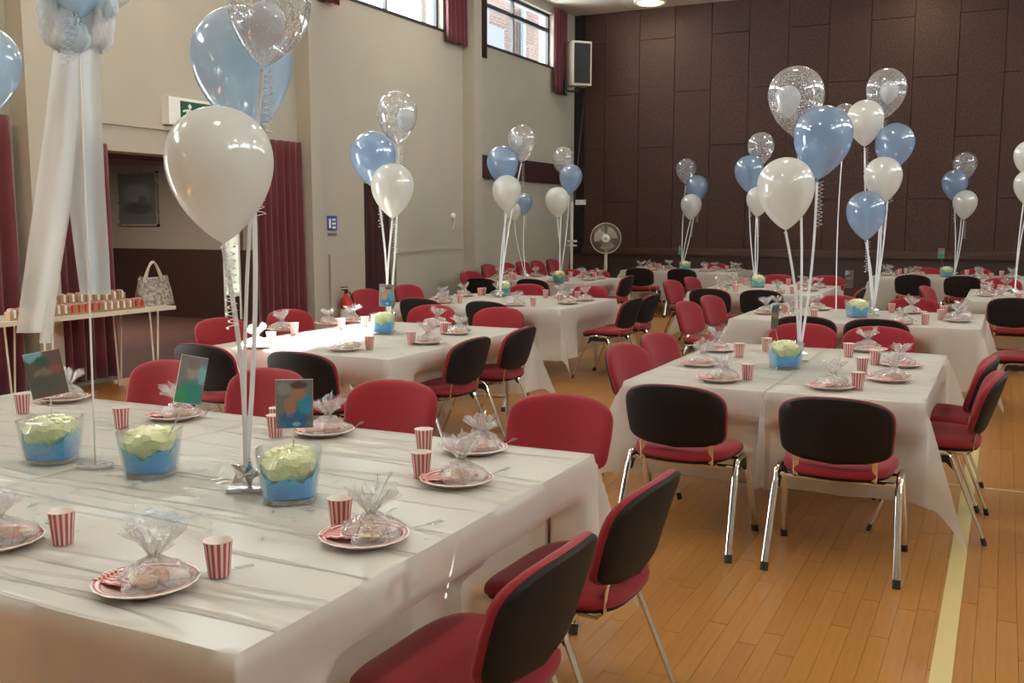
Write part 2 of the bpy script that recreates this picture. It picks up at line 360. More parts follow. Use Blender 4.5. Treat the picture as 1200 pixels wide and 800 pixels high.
M_ph3 = photo_mat('printed_photo_c', (.20,.21,.20), [(.0,-.045,.042,.04,(.03,.15,.30)),(.03,.0,.022,.03,(.04,.30,.45)),(-.012,-.005,.018,.03,skin),(.008,.035,.024,.026,skin),(.012,.055,.025,.012,(.10,.06,.05)),(-.03,.045,.02,.02,(.28,.30,.28)),(.005,-.06,.012,.007,(.25,.45,.55))])
M_pic = photo_mat('framed_print', (.16,.16,.15), [(0,.1,.35,.16,(.24,.25,.24)),(0,-.16,.35,.10,(.09,.09,.08)),(.1,-.02,.10,.08,(.13,.14,.12))])

# ================================================================ SETTING
XW, YB, ZC, XR, YN = -7.85, 18.5, 5.6, 5.0, -4.0     # left wall, stage wall, ceiling, right wall, near wall
# floor: slab, then boards
floor = wall('floor', M().box(XW-.4, XR+.3, YN-.3, YB+.8, -.2, -.012), mat('sub_floor', (.22,.10,.035), .8))
rnd = random.Random(4)
BW = .072
def board_rows():
    x = -4.2; i = 0
    while x < 1.6:
        y = -.6 - (i*.37) % 1.1
        while y < 11.2:
            L = rnd.choice([.9,1.1,1.3]); yield x, y, L; y += L
        x += BW; i += 1
brds = list(board_rows())
def vis(b):
    x, y, L = b; yc = y + L/2
    if yc < 3.0: return 99
    if x < -1.35 and yc < 3.9: return 60
    if -1.8 < x < -.25 and 4.8 < yc < 6.9: return 50 + yc
    return yc + (0 if x > -1.4 else 3)
brds.sort(key=vis)
bcache = {}
def board_mesh(L):
    if L not in bcache:
        t = .0004; w = BW - .0004; l = L - .002
        bcache[L] = M().add([(0,0,-.014),(w,0,-.014),(w,l,-.014),(0,l,-.014),(t,t,0),(w-t,t,0),(w-t,l-t,0),(t,l-t,0)],
              [(4,5,6,7),(0,1,5,4),(1,2,6,5),(2,3,7,6),(3,0,4,7)]).mesh('floor_board', None, False)
    return bcache[L]
# each single board needs its own tone, so boards share meshes but take the tone from the object
def board_mat_obj():
    m_ = M_board.copy(); m_.name = 'oak_floor_board_single'; nt = m_.node_tree
    oi = nt.nodes.new('ShaderNodeObjectInfo')
    for l in list(nt.links):
        if l.from_socket.name == 'Random Per Island':
            to = l.to_socket; nt.links.remove(l); nt.links.new(oi.outputs['Random'], to)
    return m_
M_board1 = board_mat_obj()
for b in brds[:300]:
    me = board_mesh(b[2])
    if not me.materials: me.materials.append(M_board1)
    o = obj('floor_board', me, None, floor); o.location = (b[0], b[1], 0)
rest = M()
def add_board(mm, x, y, L, w=BW):
    t = .0004; ww = w - .0004; l = L - .002
    mm.add([(x,y,-.014),(x+ww,y,-.014),(x+ww,y+l,-.014),(x,y+l,-.014),(x+t,y+t,0),(x+ww-t,y+t,0),(x+ww-t,y+l-t,0),(x+t,y+l-t,0)],
           [(4,5,6,7),(0,1,5,4),(1,2,6,5),(2,3,7,6),(3,0,4,7)])
for b in brds[300:]: add_board(rest, *b)
def fill(x0, x1, y0, y1):
    x = x0; i = 0
    while x < x1 - .01:
        y = y0
        while y < y1 - .01:
            L = min(rnd.choice([1.0,1.4,1.8]), y1 - y); add_board(rest, x, y, L, min(BW*2, x1-x)); y += L
        x += BW*2; i += 1
xe = -4.2 + BW*math.ceil(5.8/BW - 1e-6)
fill(XW, -4.2, YN, YB); fill(xe, XR, YN, YB); fill(-4.2, xe, 12.4, YB)
obj('floor_boards', rest, M_board, floor, smooth=False, kind='stuff')
tape = M().box(-.155,-.085,-1,12,.0004,.0016); obj('court_line', tape, mat('yellow_court_paint', (.62,.50,.22), .4), floor, smooth=False)
obj('court_line', M().box(-1.0,4.9,6.28,6.30,.0004,.0018), mat('cream_court_paint', (.62,.52,.34), .4), floor, smooth=False)

# ceiling: slab + tiles
ceil = wall('ceiling', M().box(XW-.4, XR+.3, YN-.3, YB+.8, ZC+.02, ZC+.25), M_ceil2)
tw, tl = 1.2, .6
tme = M().add([(0.006,.006,0),(tw-.006,.006,0),(tw-.006,tl-.006,0),(.006,tl-.006,0),(0,0,.02),(tw,0,.02),(tw,tl,.02),(0,tl,.02)],
              [(0,1,2,3),(0,4,5,1),(1,5,6,2),(2,6,7,3),(3,7,4,0)]).mesh('ceiling_tile', M_ceil, False)
for i in range(8):
    for j in range(8):
        x = XW + i*tw; y = YB - (j+1)*tl
        obj('ceiling_tile', tme, None, ceil, loc=(x, y, ZC))
rt_ = M()
for i in range(11):
    for j in range(38):
        if i < 8 and j < 8: continue
        x = XW + i*tw; y = YB - (j+1)*tl; x1 = min(x+tw, XR)
        if x >= XR: continue
        rt_.add([(x+.006,y+.006,ZC),(x1-.006,y+.006,ZC),(x1-.006,y+tl-.006,ZC),(x+.006,y+tl-.006,ZC)], [(0,1,2,3)])
obj('ceiling_tiles', rt_, M_ceil, ceil, smooth=False, kind='stuff')

# left wall with its openings
def wall_with_holes(x0, x1, y0, y1, z1, holes):
    mm = M(); ys = sorted(set([y0, y1] + [h[0] for h in holes] + [h[1] for h in holes]))
    for a, b in zip(ys, ys[1:]):
        hs = sorted([(h[2], h[3]) for h in holes if h[0] <= a + 1e-6 and h[1] >= b - 1e-6]); z = 0
        for c, d in hs:
            if c > z + 1e-4: mm.box(x0, x1, a, b, z, c)
            z = d
        if z < z1: mm.box(x0, x1, a, b, z, z1)
    return mm
ZW0, ZW1 = 4.47, 5.45
wins = [(-1.6,1.6), (2.3,5.5), (6.55,9.45), (10.55,13.35), (14.45,17.45)]
holes = [(a,b,ZW0,ZW1) for a,b in wins] + [(6.85,9.45,0,2.25), (11.19,11.97,0,2.1), (2.6,5.2,0,2.2)]
lw = wall('wall_left', wall_with_holes(XW-.3, XW, YN-.3, YB+.3, ZC+.02, holes), M_plaster)
pil = [(-2.1,-1.85),(1.85,2.1),(5.89,6.14),(9.80,9.98),(13.95,14.2)]
for a, b in pil: obj('pilaster', M().box(XW, XW+.21, a, b, 0, ZC), M_plaster, lw, smooth=False)
obj('lintel_strip', M().box(XW, XW+.03, 6.3, 9.3, 2.50, 2.54), M_plaster, lw, smooth=False)
wall('trim_1', M().box(XW, XW+.02, 12.0, 13.93, 1.13, 1.17), M_plaster)
wall('trim_2', M().box(XW, XW+.03, 10.38, 10.95, .02, 1.14), M_plaster)
wall('trim_3', M().box(XW, XW+.10, 14.2, 17.9, 2.30, 2.66), M_maroon)
wall('baseboard_left', M().box(XW, XW+.02, 12.0, 18.4, 0, .14), M_wains)
# right wall & near wall (outside the frame)
rholes = [(a,b,ZW0,ZW1) for a,b in wins]
wall('wall_right', wall_with_holes(XR, XR+.3, YN-.3, YB+.3, ZC+.02, rholes), M_plaster)
wall('wall_near', M().box(XW-.3, XR+.3, YN-.3, YN, 0, ZC+.02), M_plaster)
# windows: frame, mullions, glass, one thing each
def window(n, x, a, b, s):
    w = obj('window_%d' % n, M().box(x-.03,x+.03,a,b,ZW0,ZW0+.05).box(x-.03,x+.03,a,b,ZW1-.05,ZW1).box(x-.03,x+.03,a,a+.05,ZW0,ZW1).box(x-.03,x+.03,b-.05,b,ZW0,ZW1),
            M_frame, smooth=False, kind='structure')
    k = 2; st = (b-a)/k
    zt = ZW0 + .68
    obj('transom', M().box(x-.035,x+.035,a,b,zt-.035,zt+.035), M_frame, w, smooth=False)
    for i in range(1,k): obj('mullion', M().box(x-.03,x+.03,a+i*st-.022,a+i*st+.022,ZW0,ZW1), M_frame, w, smooth=False)
    for i in range(k):
        obj('pane', M().box(x-.003,x+.003,a+i*st+.02,a+(i+1)*st-.02,ZW0+.04,zt-.03), M_glass, w, smooth=False)
        obj('pane', M().box(x-.003,x+.003,a+i*st+.02,a+(i+1)*st-.02,zt+.03,ZW1-.04), M_glass, w, smooth=False)
    obj('window_sill', M().box(min(x, x+s*.14),max(x,x+s*.14),a,b,ZW0-.03,ZW0), M_frame, w, smooth=False)
    pd = bpy.data.lights.new('window_portal', 'AREA'); pd.shape = 'RECTANGLE'; pd.size = b-a; pd.size_y = ZW1-ZW0; pd.cycles.is_portal = True
    po = bpy.data.objects.new('window_portal', pd); C.objects.link(po); po.location = (x - s*.06, (a+b)/2, (ZW0+ZW1)/2)
    po.rotation_euler = Vector((s,0,0)).to_track_quat('-Z','Z').to_euler()
    return w
n = 1
for a, b in wins: window(n, XW-.12, a, b, 1); n += 1
for a, b in wins: window(n, XR+.12, a, b, -1); n += 1

# stage wall: backing, 2 rows of alternating tall panels, rail, stage front
wb = wall('wall_back', M().box(XW-.3, XR+.3, YB+.03, YB+.3, 0, ZC+.02), M_paneldark)
edges = [-7.64, -7.205] + [-7.205 + .7035*k for k in range(1, 18)]
edges = [e for e in edges if e < XR] + [XR]
pr_ = random.Random(7)
for k in range(len(edges)-1):
    a, b = edges[k]+.0025, edges[k+1]-.0025
    seams = [1.0, 3.0, 5.03, ZC] if (k % 2 == 0) else [1.0, 1.96, 4.02, ZC]
    for c, d in zip(seams, seams[1:]):
        t = pr_.uniform(0,.005); e = .003
        mm = M().add([(a,YB+.03,c+.0025),(b,YB+.03,c+.0025),(b,YB+.03,d-.0025),(a,YB+.03,d-.0025),(a+e,YB-t,c+.006),(b-e,YB-t,c+.006),(b-e,YB-t,d-.006),(a+e,YB-t,d-.006)],
                     [(4,7,6,5),(0,1,5,4),(1,2,6,5),(2,3,7,6),(3,0,4,7)])
        obj('wall_panel', mm, M_panel, wb, smooth=False)
obj('corner_batten', M().box(XW, -7.65, YB-.02, YB+.03, 0, ZC), M_paneldark, wb, smooth=False)
wall('trim_4', M().box(-7.64, XR, YB-.10, YB+.03, .93, 1.06), M_rail)
wall('trim_5', M().box(XW, XR, YB-.04, YB+.03, 0, .93), M_wains)  # stage front; dark colour stands in for the shadow of its recess

# ceiling lamps (rim + glowing glass), each with its own light
def lamp():
    t = thing('ceiling_lamp', '', 'lamp'); 
    obj('rim', M().lathe([(.20,0),(.30,0),(.30,-.06),(.27,-.07),(.25,-.05),(.25,0)], 28), M_foam, t)
    e = bpy.data.materials.new('lamp_glow'); e.use_nodes = True; p = e.node_tree.nodes['Principled BSDF']
    p.inputs['Base Color'].default_value = (.8,.75,.6,1); p.inputs['Emission Color'].default_value = (1,.80,.50,1); p.inputs['Emission Strength'].default_value = 1.6
    obj('diffuser', M().lathe([(.25,-.045),(.2,-.085),(.1,-.105),(.0,-.11)], 28), e, t); return t
lp = [(x, y) for x in (-6.05,-1.5,3.2) for y in (17.75, 12.4, 7.0, 1.5)]
for i, (x, y) in enumerate(lp):
    lab = 'round glowing ceiling lamp above the stage wall, at the top of the view' if i == 0 else 'round glowing lamp on the ceiling, out of view'
    place('lamp', lamp, lab, (x, y, ZC), group=None if i == 0 else 'ceiling lamps out of view')
    ld = bpy.data.lights.new('lamp_light', 'AREA'); ld.shape = 'DISK'; ld.size = .48; ld.energy = LAMP_POWER*(.3 if y > 15 else 1); ld.color = LAMP_COL
    lo = bpy.data.objects.new('lamp_light', ld); C.objects.link(lo); lo.location = (x, y, ZC-.13)

# curtains: pleated sheets
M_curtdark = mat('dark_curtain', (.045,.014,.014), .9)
def curtain(label, p0, p1, z0, z1, folds, amp=.045, cat='curtain', seed=1, mt=None):
    rr = random.Random(seed); p0 = Vector(p0); p1 = Vector(p1); d = p1-p0; nrm = Vector((-d.y, d.x)).normalized(); ph = rr.uniform(0,6)
    def fn(u, v):
        a = amp*(math.sin(u*folds*2*PI+ph) + .35*math.sin(u*folds*4.7+ph*2+v*1.2))*(.55+.45*(1-v))
        q = p0 + d*(u + .012*math.sin(v*3+u*20)*(1-v)) + nrm*a
        return (q.x, q.y, z0 + (z1-z0)*v)
    mm = M().grid(int(folds*12)+1, 12, fn)
    o = obj('curtain', mm, mt or M_curtain, angle=180)
    md = o.modifiers.new('thickness', 'SOLIDIFY'); md.thickness = .006
    return tag(o, label, cat)
CX = XW + .09
curtain('maroon floor-length curtain at the right jamb of the foyer opening', (CX,8.93), (CX,9.76), .06, 2.52, 7, seed=2)
curtain('maroon curtain left of the foyer opening, behind the cake table', (CX,6.2), (CX,6.86), .06, 2.30, 5, seed=3)
curtain('maroon curtain at the left picture edge', (CX,4.9), (CX,5.83), .06, 2.47, 6, seed=4)
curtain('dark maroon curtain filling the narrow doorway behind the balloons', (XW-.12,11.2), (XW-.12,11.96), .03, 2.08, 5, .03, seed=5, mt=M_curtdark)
curtain('short maroon curtain right of the bright high window', (CX,13.28), (CX,13.90), 4.30, 5.55, 5, .04, seed=6)
curtain('short maroon curtain left of the bright high window', (CX,10.25), (CX,10.62), 4.30, 5.55, 4, .04, seed=7)
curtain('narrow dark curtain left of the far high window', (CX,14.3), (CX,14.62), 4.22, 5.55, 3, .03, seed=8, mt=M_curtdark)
curtain('short maroon curtain between the far high window and the loudspeaker', (CX,17.3), (CX,17.9), 4.0, 5.55, 5, .04, seed=9)
curtain('maroon curtain left of the out-of-view high window', (CX,6.35), (CX,6.9), 4.30, 5.55, 4, .04, seed=10)

# foyer beyond the opening
FY = 12.1
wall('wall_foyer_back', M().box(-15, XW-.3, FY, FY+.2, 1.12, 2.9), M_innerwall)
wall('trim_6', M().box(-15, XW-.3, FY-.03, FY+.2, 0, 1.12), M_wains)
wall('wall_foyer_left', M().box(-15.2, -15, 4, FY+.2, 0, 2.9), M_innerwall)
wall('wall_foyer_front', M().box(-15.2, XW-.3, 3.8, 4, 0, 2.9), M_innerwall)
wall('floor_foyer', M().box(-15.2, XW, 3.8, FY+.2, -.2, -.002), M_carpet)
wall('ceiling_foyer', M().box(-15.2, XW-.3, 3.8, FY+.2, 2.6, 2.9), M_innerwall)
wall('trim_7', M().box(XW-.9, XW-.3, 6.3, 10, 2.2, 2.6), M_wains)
for y in (6.0, 9.6):  # unseen fill lights added to brighten the foyer
    ld = bpy.data.lights.new('foyer_fill_light', 'AREA'); ld.shape = 'DISK'; ld.size = .3; ld.energy = 60; ld.color = LAMP_COL
    lo = bpy.data.objects.new('foyer_fill_light', ld); C.objects.link(lo); lo.location = (-11.4, y, 2.56)
# doorway recess lining
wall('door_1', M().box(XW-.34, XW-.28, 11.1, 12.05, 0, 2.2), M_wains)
fr = thing('framed_picture', 'dim framed landscape picture on the foyer wall', 'picture', (0,0,0))
c = ony(161, 233, FY-.03); fr.location = c
obj('frame', M().box(-.46,.46,-.015,.03,-.45,-.42).box(-.46,.46,-.015,.03,.42,.45).box(-.46,-.43,-.015,.03,-.45,.45).box(.43,.46,-.015,.03,-.45,.45), M_bag, fr, smooth=False)
obj('print', M().box(-.43,.43,0,.03,-.42,.42), M_pic, fr, smooth=False)
gd = thing('garden_door', 'glazed foyer door, its green pane glowing in place of daylight', 'door', (0,0,0))
c0 = ony(265, 350, FY-.04); gd.location = (c0.x, c0.y, 0)
e = bpy.data.materials.new('glowing_garden_pane'); e.use_nodes = True; p = e.node_tree.nodes['Principled BSDF']
nt = e.node_tree; nn = nt.nodes.new('ShaderNodeTexNoise'); nn.inputs['Scale'].default_value = 5; tcn = nt.nodes.new('ShaderNodeTexCoord'); nt.links.new(tcn.outputs['Object'], nn.inputs['Vector'])
crr = nt.nodes.new('ShaderNodeValToRGB'); crr.color_ramp.elements[0].position = .4; crr.color_ramp.elements[0].color = (.05,.09,.04,1); crr.color_ramp.elements[1].position = .62; crr.color_ramp.elements[1].color = (.55,.62,.45,1)
nt.links.new(nn.outputs['Fac'], crr.inputs[0]); nt.links.new(crr.outputs[0], p.inputs['Emission Color']); p.inputs['Emission Strength'].default_value = .9  # the pane's own glow stands in for garden daylight
obj('pane', M().box(.03,.30,0,.02,.45,1.36), e, gd, smooth=False)
obj('door_frame', M().box(-.02,.03,-.02,.03,.02,1.9).box(.30,.34,-.02,.03,.02,1.9).box(.03,.30,-.02,.03,1.36,1.42).box(.03,.30,-.02,.03,.39,.45), M_signw, gd, smooth=False)

# outside: a wing of the building seen through the far high window
ow = thing('outside_building', 'brick and slate building wing seen through the far high window', 'building', (-11.2, 18.8, 0))
obj('lower_wall', M().box(-.4,0,0,14,0,7.25), M_mortar, ow, smooth=False)
obj('sun_block_storey', M().box(-.4,.06,0,14,7.25,9.4), M_render, ow, smooth=False)  # upper storey added to keep the sun off the far window
bk = M(); rb = random.Random(3)
for r_ in range(40):
    z = 4.7 + r_*.075
    if z > 7.15: break
    for q in range(26): 
        y = 2.2 + q*.225 + (r_ % 2)*.11; bk.box(0,.012,y,y+.213,z,z+.065)
obj('bricks', bk, M_brick, ow, smooth=False, kind='stuff')
obj('slate_roof', M().box(.02,.10,-.2,2.2,4.2,6.5), M_slate, ow, smooth=False)
for y in (1.75, 3.9): obj('downpipe', M().tube([(.14,y,2),(.14,y,6.8)], .09), M_pipe, ow)
obj('dark_board', M().box(.02,.05,2.1,3.1,5.4,6.2), M_slate, ow, smooth=False)  # flat slate-coloured board set against the bricks

# ================================================================ WALL FITTINGS
# exit sign
t = thing('exit_sign', 'green running-man exit sign box above the foyer opening', 'sign', (XW, 8.05, 2.70))
obj('housing', M().box(0,.10,-.42,.42,-.14,.14), M_signw, t, smooth=False)
fc = obj('sign_face', M().box(.10,.104,-.26,.40,-.10,.11), M_green, t, smooth=False)
def pict(name, quads, x=.107):
    mm = M()
    for q in quads: mm.add([(x, a, b) for a, b in q] + [(x-.003, a, b) for a, b in q], [tuple(range(len(q))), tuple(range(len(q),2*len(q)))[::-1]] + [(i,(i+1)%len(q),len(q)+(i+1)%len(q),len(q)+i) for i in range(len(q))])
    return obj(name, mm, M_signw, fc, smooth=False)
man = [[(-.16,.06),(-.13,.09),(-.10,.06),(-.13,.03)], [(-.17,.03),(-.11,.03),(-.13,-.04),(-.19,-.03)], [(-.19,-.02),(-.14,-.03),(-.20,-.08),(-.24,-.08)], [(-.15,-.02),(-.12,-.03),(-.10,-.08),(-.13,-.08)], [(-.17,.03),(-.16,.01),(-.23,-.005),(-.23,.015)], [(-.12,.02),(-.11,0),(-.06,.01),(-.06,.03)]]
pict('running_man', man)
pict('arrow', [[(.08,.07),(.11,.07),(.11,-.02),(.08,-.02)], [(.05,-.02),(.14,-.02),(.095,-.08)]])
pict('doorway_mark', [[(.24,.08),(.36,.08),(.36,-.08),(.24,-.08)]])
# loudspeaker
t = thing('loudspeaker', 'pale wooden loudspeaker with black grille on the left wall near the stage', 'speaker', (-7.50, 17.85, 4.56), R(48))
obj('cabinet', M().box(-.20,.20,-.16,.16,-.41,.41), M_beech, t, smooth=False)
obj('grille', M().box(-.165,.165,-.175,-.158,-.37,.37), M_straw, t, smooth=False)
obj('bracket', M().tube([(0,.05,-.43),(-.05,.05,-.5),(-.28,.05,-.5)], .02).box(-.30,-.27,-.03,.13,-.56,-.30).tube([(0,.05,-.40),(0,.05,-.5)], .03), M_black, t)
# fire extinguisher
t = thing('fire_extinguisher', 'red fire extinguisher hanging on the wall left of the narrow doorway', 'extinguisher', (XW+.14, 10.55, .10))
obj('cylinder', M().lathe([(.0,0),(.075,0),(.08,.02),(.08,.42),(.065,.47),(.03,.50),(.025,.53),(0,.53)], 20), M_extred, t)
obj('valve', M().lathe([(.02,.53),(.025,.57),(0,.57)],12).box(-.012,.012,-.09,.03,.57,.585).box(-.012,.012,-.10,.03,.61,.62), M_black, t)
obj('hose', M().tube([(0,.02,.56),(0,.10,.52),(0,.12,.40),(0,.10,.25)], .01), M_black, t)
obj('label', M().lathe([(.0805,.18),(.0805,.33)],20), M_signw, t)
# blue notice
t = thing('fire_action_notice', 'small blue fire action notice on the wall', 'sign', (XW+.004, 10.46, 1.54)); t.scale = (1,.72,.72)
obj('notice_board', M().box(0,.006,-.14,.14,-.12,.14), M_blue, t, smooth=False)
obj('notice_print', M().box(.006,.007,-.10,-.04,-.08,.09).box(.006,.007,.00,.10,.05,.09).box(.006,.007,0,.10,-.02,.02).box(.006,.007,0,.10,-.09,-.05), M_signw, t, smooth=False)
obj('caption_strip', M().box(0,.004,-.13,.13,-.22,-.17), mat('notice_caption', (.25,.12,.10), .6), t, smooth=False)
def smallbox(name, label, cat, p, ax):
    t = thing(name, label, cat, p)
    if ax == 'x': obj('cover_plate', M().box(0,.02,-.07,.07,-.07,.07), M_signw, t, smooth=False); obj('rocker', M().box(.02,.03,-.025,.025,-.03,.03), M_white, t, smooth=False)
    else: obj('cover_plate', M().box(-.12,.12,-.04,0,-.05,.05), M_signw, t, smooth=False); obj('rocker', M().box(-.03,.03,-.05,-.04,-.025,.025), M_white, t, smooth=False)
smallbox('wall_switch', 'small white switch box on the dark stage wall', 'switch', ony(680,237,YB-.01), 'y')
q = onx(530,253,XW); 
t = thing('wall_bell', 'small white bell unit on the plaster beside the far pilaster', 'bell', q)
obj('bell_body', M().lathe([(0,0),(.05,0),(.05,.03),(.03,.05),(0,.05)],16), M_signw, t).rotation_euler = (0,R(90),0)
obj('cord', M().tube([(.02,0,-.04),(.02,.03,-.12),(.02,-.02,-.2)], .006), M_signw, t)
q = onx(49, 207, XW)
# leaning pole, pipe
t = tag(obj('leaning_pole', M().tube([ony(685,112,18.35), ony(676,203,18.25), ony(666,330,18.1)], .016, n=8), M_wains), 'long thin dark pole leaning in the stage corner', 'pole')
t = thing('microphone_stand', 'pale upright microphone stand in the stage corner', 'stand', (0,0,0)); q = ony(670,262,17.6); t.location = (q.x, q.y, 0)
obj('pole', M().tube([(0,0,.05),(0,0,1.95)], .03), M_white, t)
obj('clamp', M().box(-.08,.10,-.03,.03,1.18,1.22).box(-.08,.10,-.03,.03,1.10,1.13), M_white, t, smooth=False)
obj('base', M().lathe([(0,0),(.17,0),(.17,.03),(.03,.06),(0,.06)],20), M_black, t)
# pedestal fan
q = ony(710,279,17.0)
t = thing('pedestal_fan', 'white pedestal fan standing before the stage wall', 'fan', (q.x, q.y, 0), R(20))
g = M(); RF = .275
for k in range(56):
    a = 2*PI*k/56; g.tube([(.05*math.cos(a),-.12,1.27+.05*math.sin(a)),(.16*math.cos(a),-.115,1.27+.16*math.sin(a)),(RF*math.cos(a),-.06,1.27+RF*math.sin(a)),(.2*math.cos(a),.02,1.27+.2*math.sin(a))], .0035, n=4, cap=False)
obj('grille', g, M_fanmesh, t)
obj('grille_ring', M().tube([(RF*math.cos(a),-.06,1.27+RF*math.sin(a)) for a in [2*PI*k/40 for k in range(41)]], .009, n=6), M_cream, t)
obj('hub', M().lathe([(0,.01),(.07,0),(.075,-.02),(0,-.02)],20), M_signw, t, loc=(0,-.13,1.27)).rotation_euler = (R(90),0,0)
obj('hub_button', M().lathe([(0,.02),(.025,.012),(.03,0)],12), M_grey, t, loc=(0,-.135,1.27)).rotation_euler = (R(90),0,0)
fb = M()
for k in range(3):
    a0 = 2*PI*k/3
    fb.grid(6, 5, lambda u, v: ((.04+.17*v)*math.cos(a0+u*1.4), -.05-.03*u, 1.27+(.04+.17*v)*math.sin(a0+u*1.4)))
obj('blades', fb, M_fanmesh, t, angle=180)
obj('motor', M().lathe([(0,0),(.07,.01),(.08,.06),(.06,.15),(0,.16)],18), M_cream, t, loc=(0,.02,1.27)).rotation_euler = (R(-90),0,0)
obj('pole', M().tube([(0,.06,.05),(0,.06,.7)], .022).tube([(0,.06,.7),(0,.06,1.2)], .03), M_cream, t)
obj('base', M().lathe([(0,0),(.22,0),(.22,.02),(.05,.06),(0,.06)],24), M_cream, t)

# ================================================================ CHAIRS
def back_outline(n=72):
    o = []
    for k in range(n):
        a = 2*PI*k/n; c = math.cos(a); s = math.sin(a)
        x = .246*math.copysign(abs(c)**(2/(4.4 if s >= 0 else 9)), c)
        if s >= 0: z = .118*abs(s)**(2/4.4) + .032*(1-(x/.246)**2)
        else:      z = -.130*abs(s)**(2/9) - .036*(1-(x/.246)**2)
        x *= 1 - .05*max(0, -z/.15); o.append((x, z))
    return o
def seat_outline(n=40):
    o = []
    for k in range(n):
        a = 2*PI*k/n; c = math.cos(a); s = math.sin(a); e = 2/3.4
        y = .225*math.copysign(abs(s)**e, s); x = .245*math.copysign(abs(c)**e, c)*(1+.06*y/.225); o.append((x, y))
    return o
def bend(x, z, d):                    # d positive towards the sitter
    y = -.222 - .31*(z+.15) + .050*(x/.246)**2 + d
    return (x, y, .665 + z)
def sbend(x, y, d):
    return (x, y, .452 + d - (.030*(max(0,y)/.225)**3) + .012*(x/.245)**2)
def chair():
    t = thing('stacking_chair', '', 'chair')
    bo = back_outline(); so = seat_outline()
    st = obj('seat', M().pad(so, [(.3,-.012),(.7,-.012),(.95,-.012),(.99,-.008),(1.0,.004),(.985,.020),(.93,.031),(.8,.036),(.5,.037),(.2,.037)], sbend), M_red, t, angle=60)
    obj('seat_shell', M().pad(so, [(.3,-.034),(.6,-.034),(.85,-.030),(.95,-.022),(.975,-.008),(.8,-.006),(.4,-.006)], sbend), M_shell, st)
    bk_ = obj('backrest', M().pad(bo, [(.2,.0),(.6,.0),(.93,.000),(.985,.002),(1.0,.012),(.985,.026),(.93,.036),(.8,.042),(.5,.043),(.2,.043)], bend), M_red, t, angle=60)
    obj('back_shell', M().pad(bo, [(.15,-.020),(.4,-.020),(.8,-.019),(.94,-.014),(.972,-.006),(.975,.003),(.7,.003),(.3,.003)], bend), M_shell, bk_)
    for s in (-1, 1):
        br = M().tube([(s*.165,-.02,.425),(s*.165,-.165,.422),(s*.165,-.190,.436),(s*.165,-.196,.50),(s*.165,-.212,.56)], .013, .0045, n=8, ref=Vector((0,1,0)))
        obj('back_bracket', br, M_chrome, t)
    obj('cross_bar', M().tube([(-.255,-.09,.405),(.255,-.09,.405)], .011, n=8).tube([(-.255,.09,.405),(.255,.09,.405)], .011, n=8), M_chrome, t)
    for s in (-1, 1):
        for f in (-1, 1):
            pts = [(s*.262, 0, .437), (s*.262, f*.06, .437), (s*.262, f*.085, .430), (s*.263, f*.102, .412), (s*.265, f*.118, .37), (s*.278, f*.262, .022)]
            lg = obj('leg', M().tube(pts, .0085, .0145, n=10, ref=Vector((1,0,0))), M_chrome, t)
            obj('foot_cap', M().tube([(s*.2775, f*.256, .035),(s*.279, f*.268, 0.0)], .012, .018, n=10, ref=Vector((1,0,0))), M_black, lg)
        gus = [(s*.262, a, b) for a, b in ((-.085,.420),(.085,.420),(.112,.350),(.075,.385),(-.075,.385),(-.112,.350))]
        g2 = [(x - s*.016, y, z) for x, y, z in gus]
        obj('link_bracket', M().add(gus+g2, [(0,1,2,3,4,5),(11,10,9,8,7,6)]+[(i,(i+1)%6,6+(i+1)%6,6+i) for i in range(6)]), M_black, t, smooth=False)
    return t
rc = random.Random(11)
TN = dict(A='big foreground table', B='sunlit left table', C='middle left table', D='far left table', E='nearest right table', F='second right table',
          G='third right table', H='back right table', I='right-edge table', J='back centre table')
def chair_at(label, x, y, deg, z=0):
    return place('chair', chair, label, (x, y, z), R(deg + rc.uniform(-2.5, 2.5)), group='red stacking chairs')
def cx_at(px, Y, z=.8): return ony(px, 300, Y).x
CH = []
for i, (x, y, w) in enumerate([(-4.0,3.60,'leftmost'),(-3.30,3.60,'second from the left'),(-2.52,3.57,'behind the third bowl'),(-1.67,3.57,'at the far right corner')]):
    CH.append(('red chair facing us across the %s, %s' % (TN['A'], w), x, y, 180))
CH += [('red chair on the right of the big foreground table, farther of the pair', -1.16, 2.72, 88), ('red chair cut by the bottom edge, nearest the camera', -1.16, 2.03, 88)]
def ends(tb, near, far, left, right):
    nm = TN[tb]
    for lst, deg, txt in ((near, 0, 'black-backed chair at the near end of the %s'), (far, 180, 'red-fronted chair at the far end of the %s'),
                          (left, -90, 'red-fronted chair on the left side of the %s'), (right, 90, 'dark-backed chair on the right side of the %s')):
        for i, (x, y) in enumerate(lst):
            w = '' if len(lst) == 1 else ((', left of two', ', right of two')[i] if deg in (0,180) else (', nearer of two', ', farther of two')[i])
            CH.append((txt % nm + w, x, y, deg - (9 if deg == -90 else 0)))
ends('B', [(-4.42,4.80),(-3.65,4.77)], [(-4.60,7.35),(-3.93,7.38)], [(-5.20,5.75),(-5.22,6.6)], [(-3.33,5.58),(-3.33,6.30)])
ends('C', [(-5.20,8.58),(-4.40,8.52)], [(-5.15,10.5),(-4.35,10.5)], [(-6.15,9.1),(-6.15,9.95)], [(-3.55,9.28),(-3.55,9.85)])
ends('D', [(-6.35,12.0),(-5.62,12.1)], [(cx_at(670,14.5),14.2),(cx_at(700,14.5),14.2)], [(-7.1,13.2)], [(-5.02,13.2)])
ends('E', [(-1.34,4.61),(-.625,4.60)], [(-1.30,7.15),(-.77,7.15)], [(-1.79,5.58),(-1.82,6.30)], [(-.28,5.42),(-.32,6.02)])
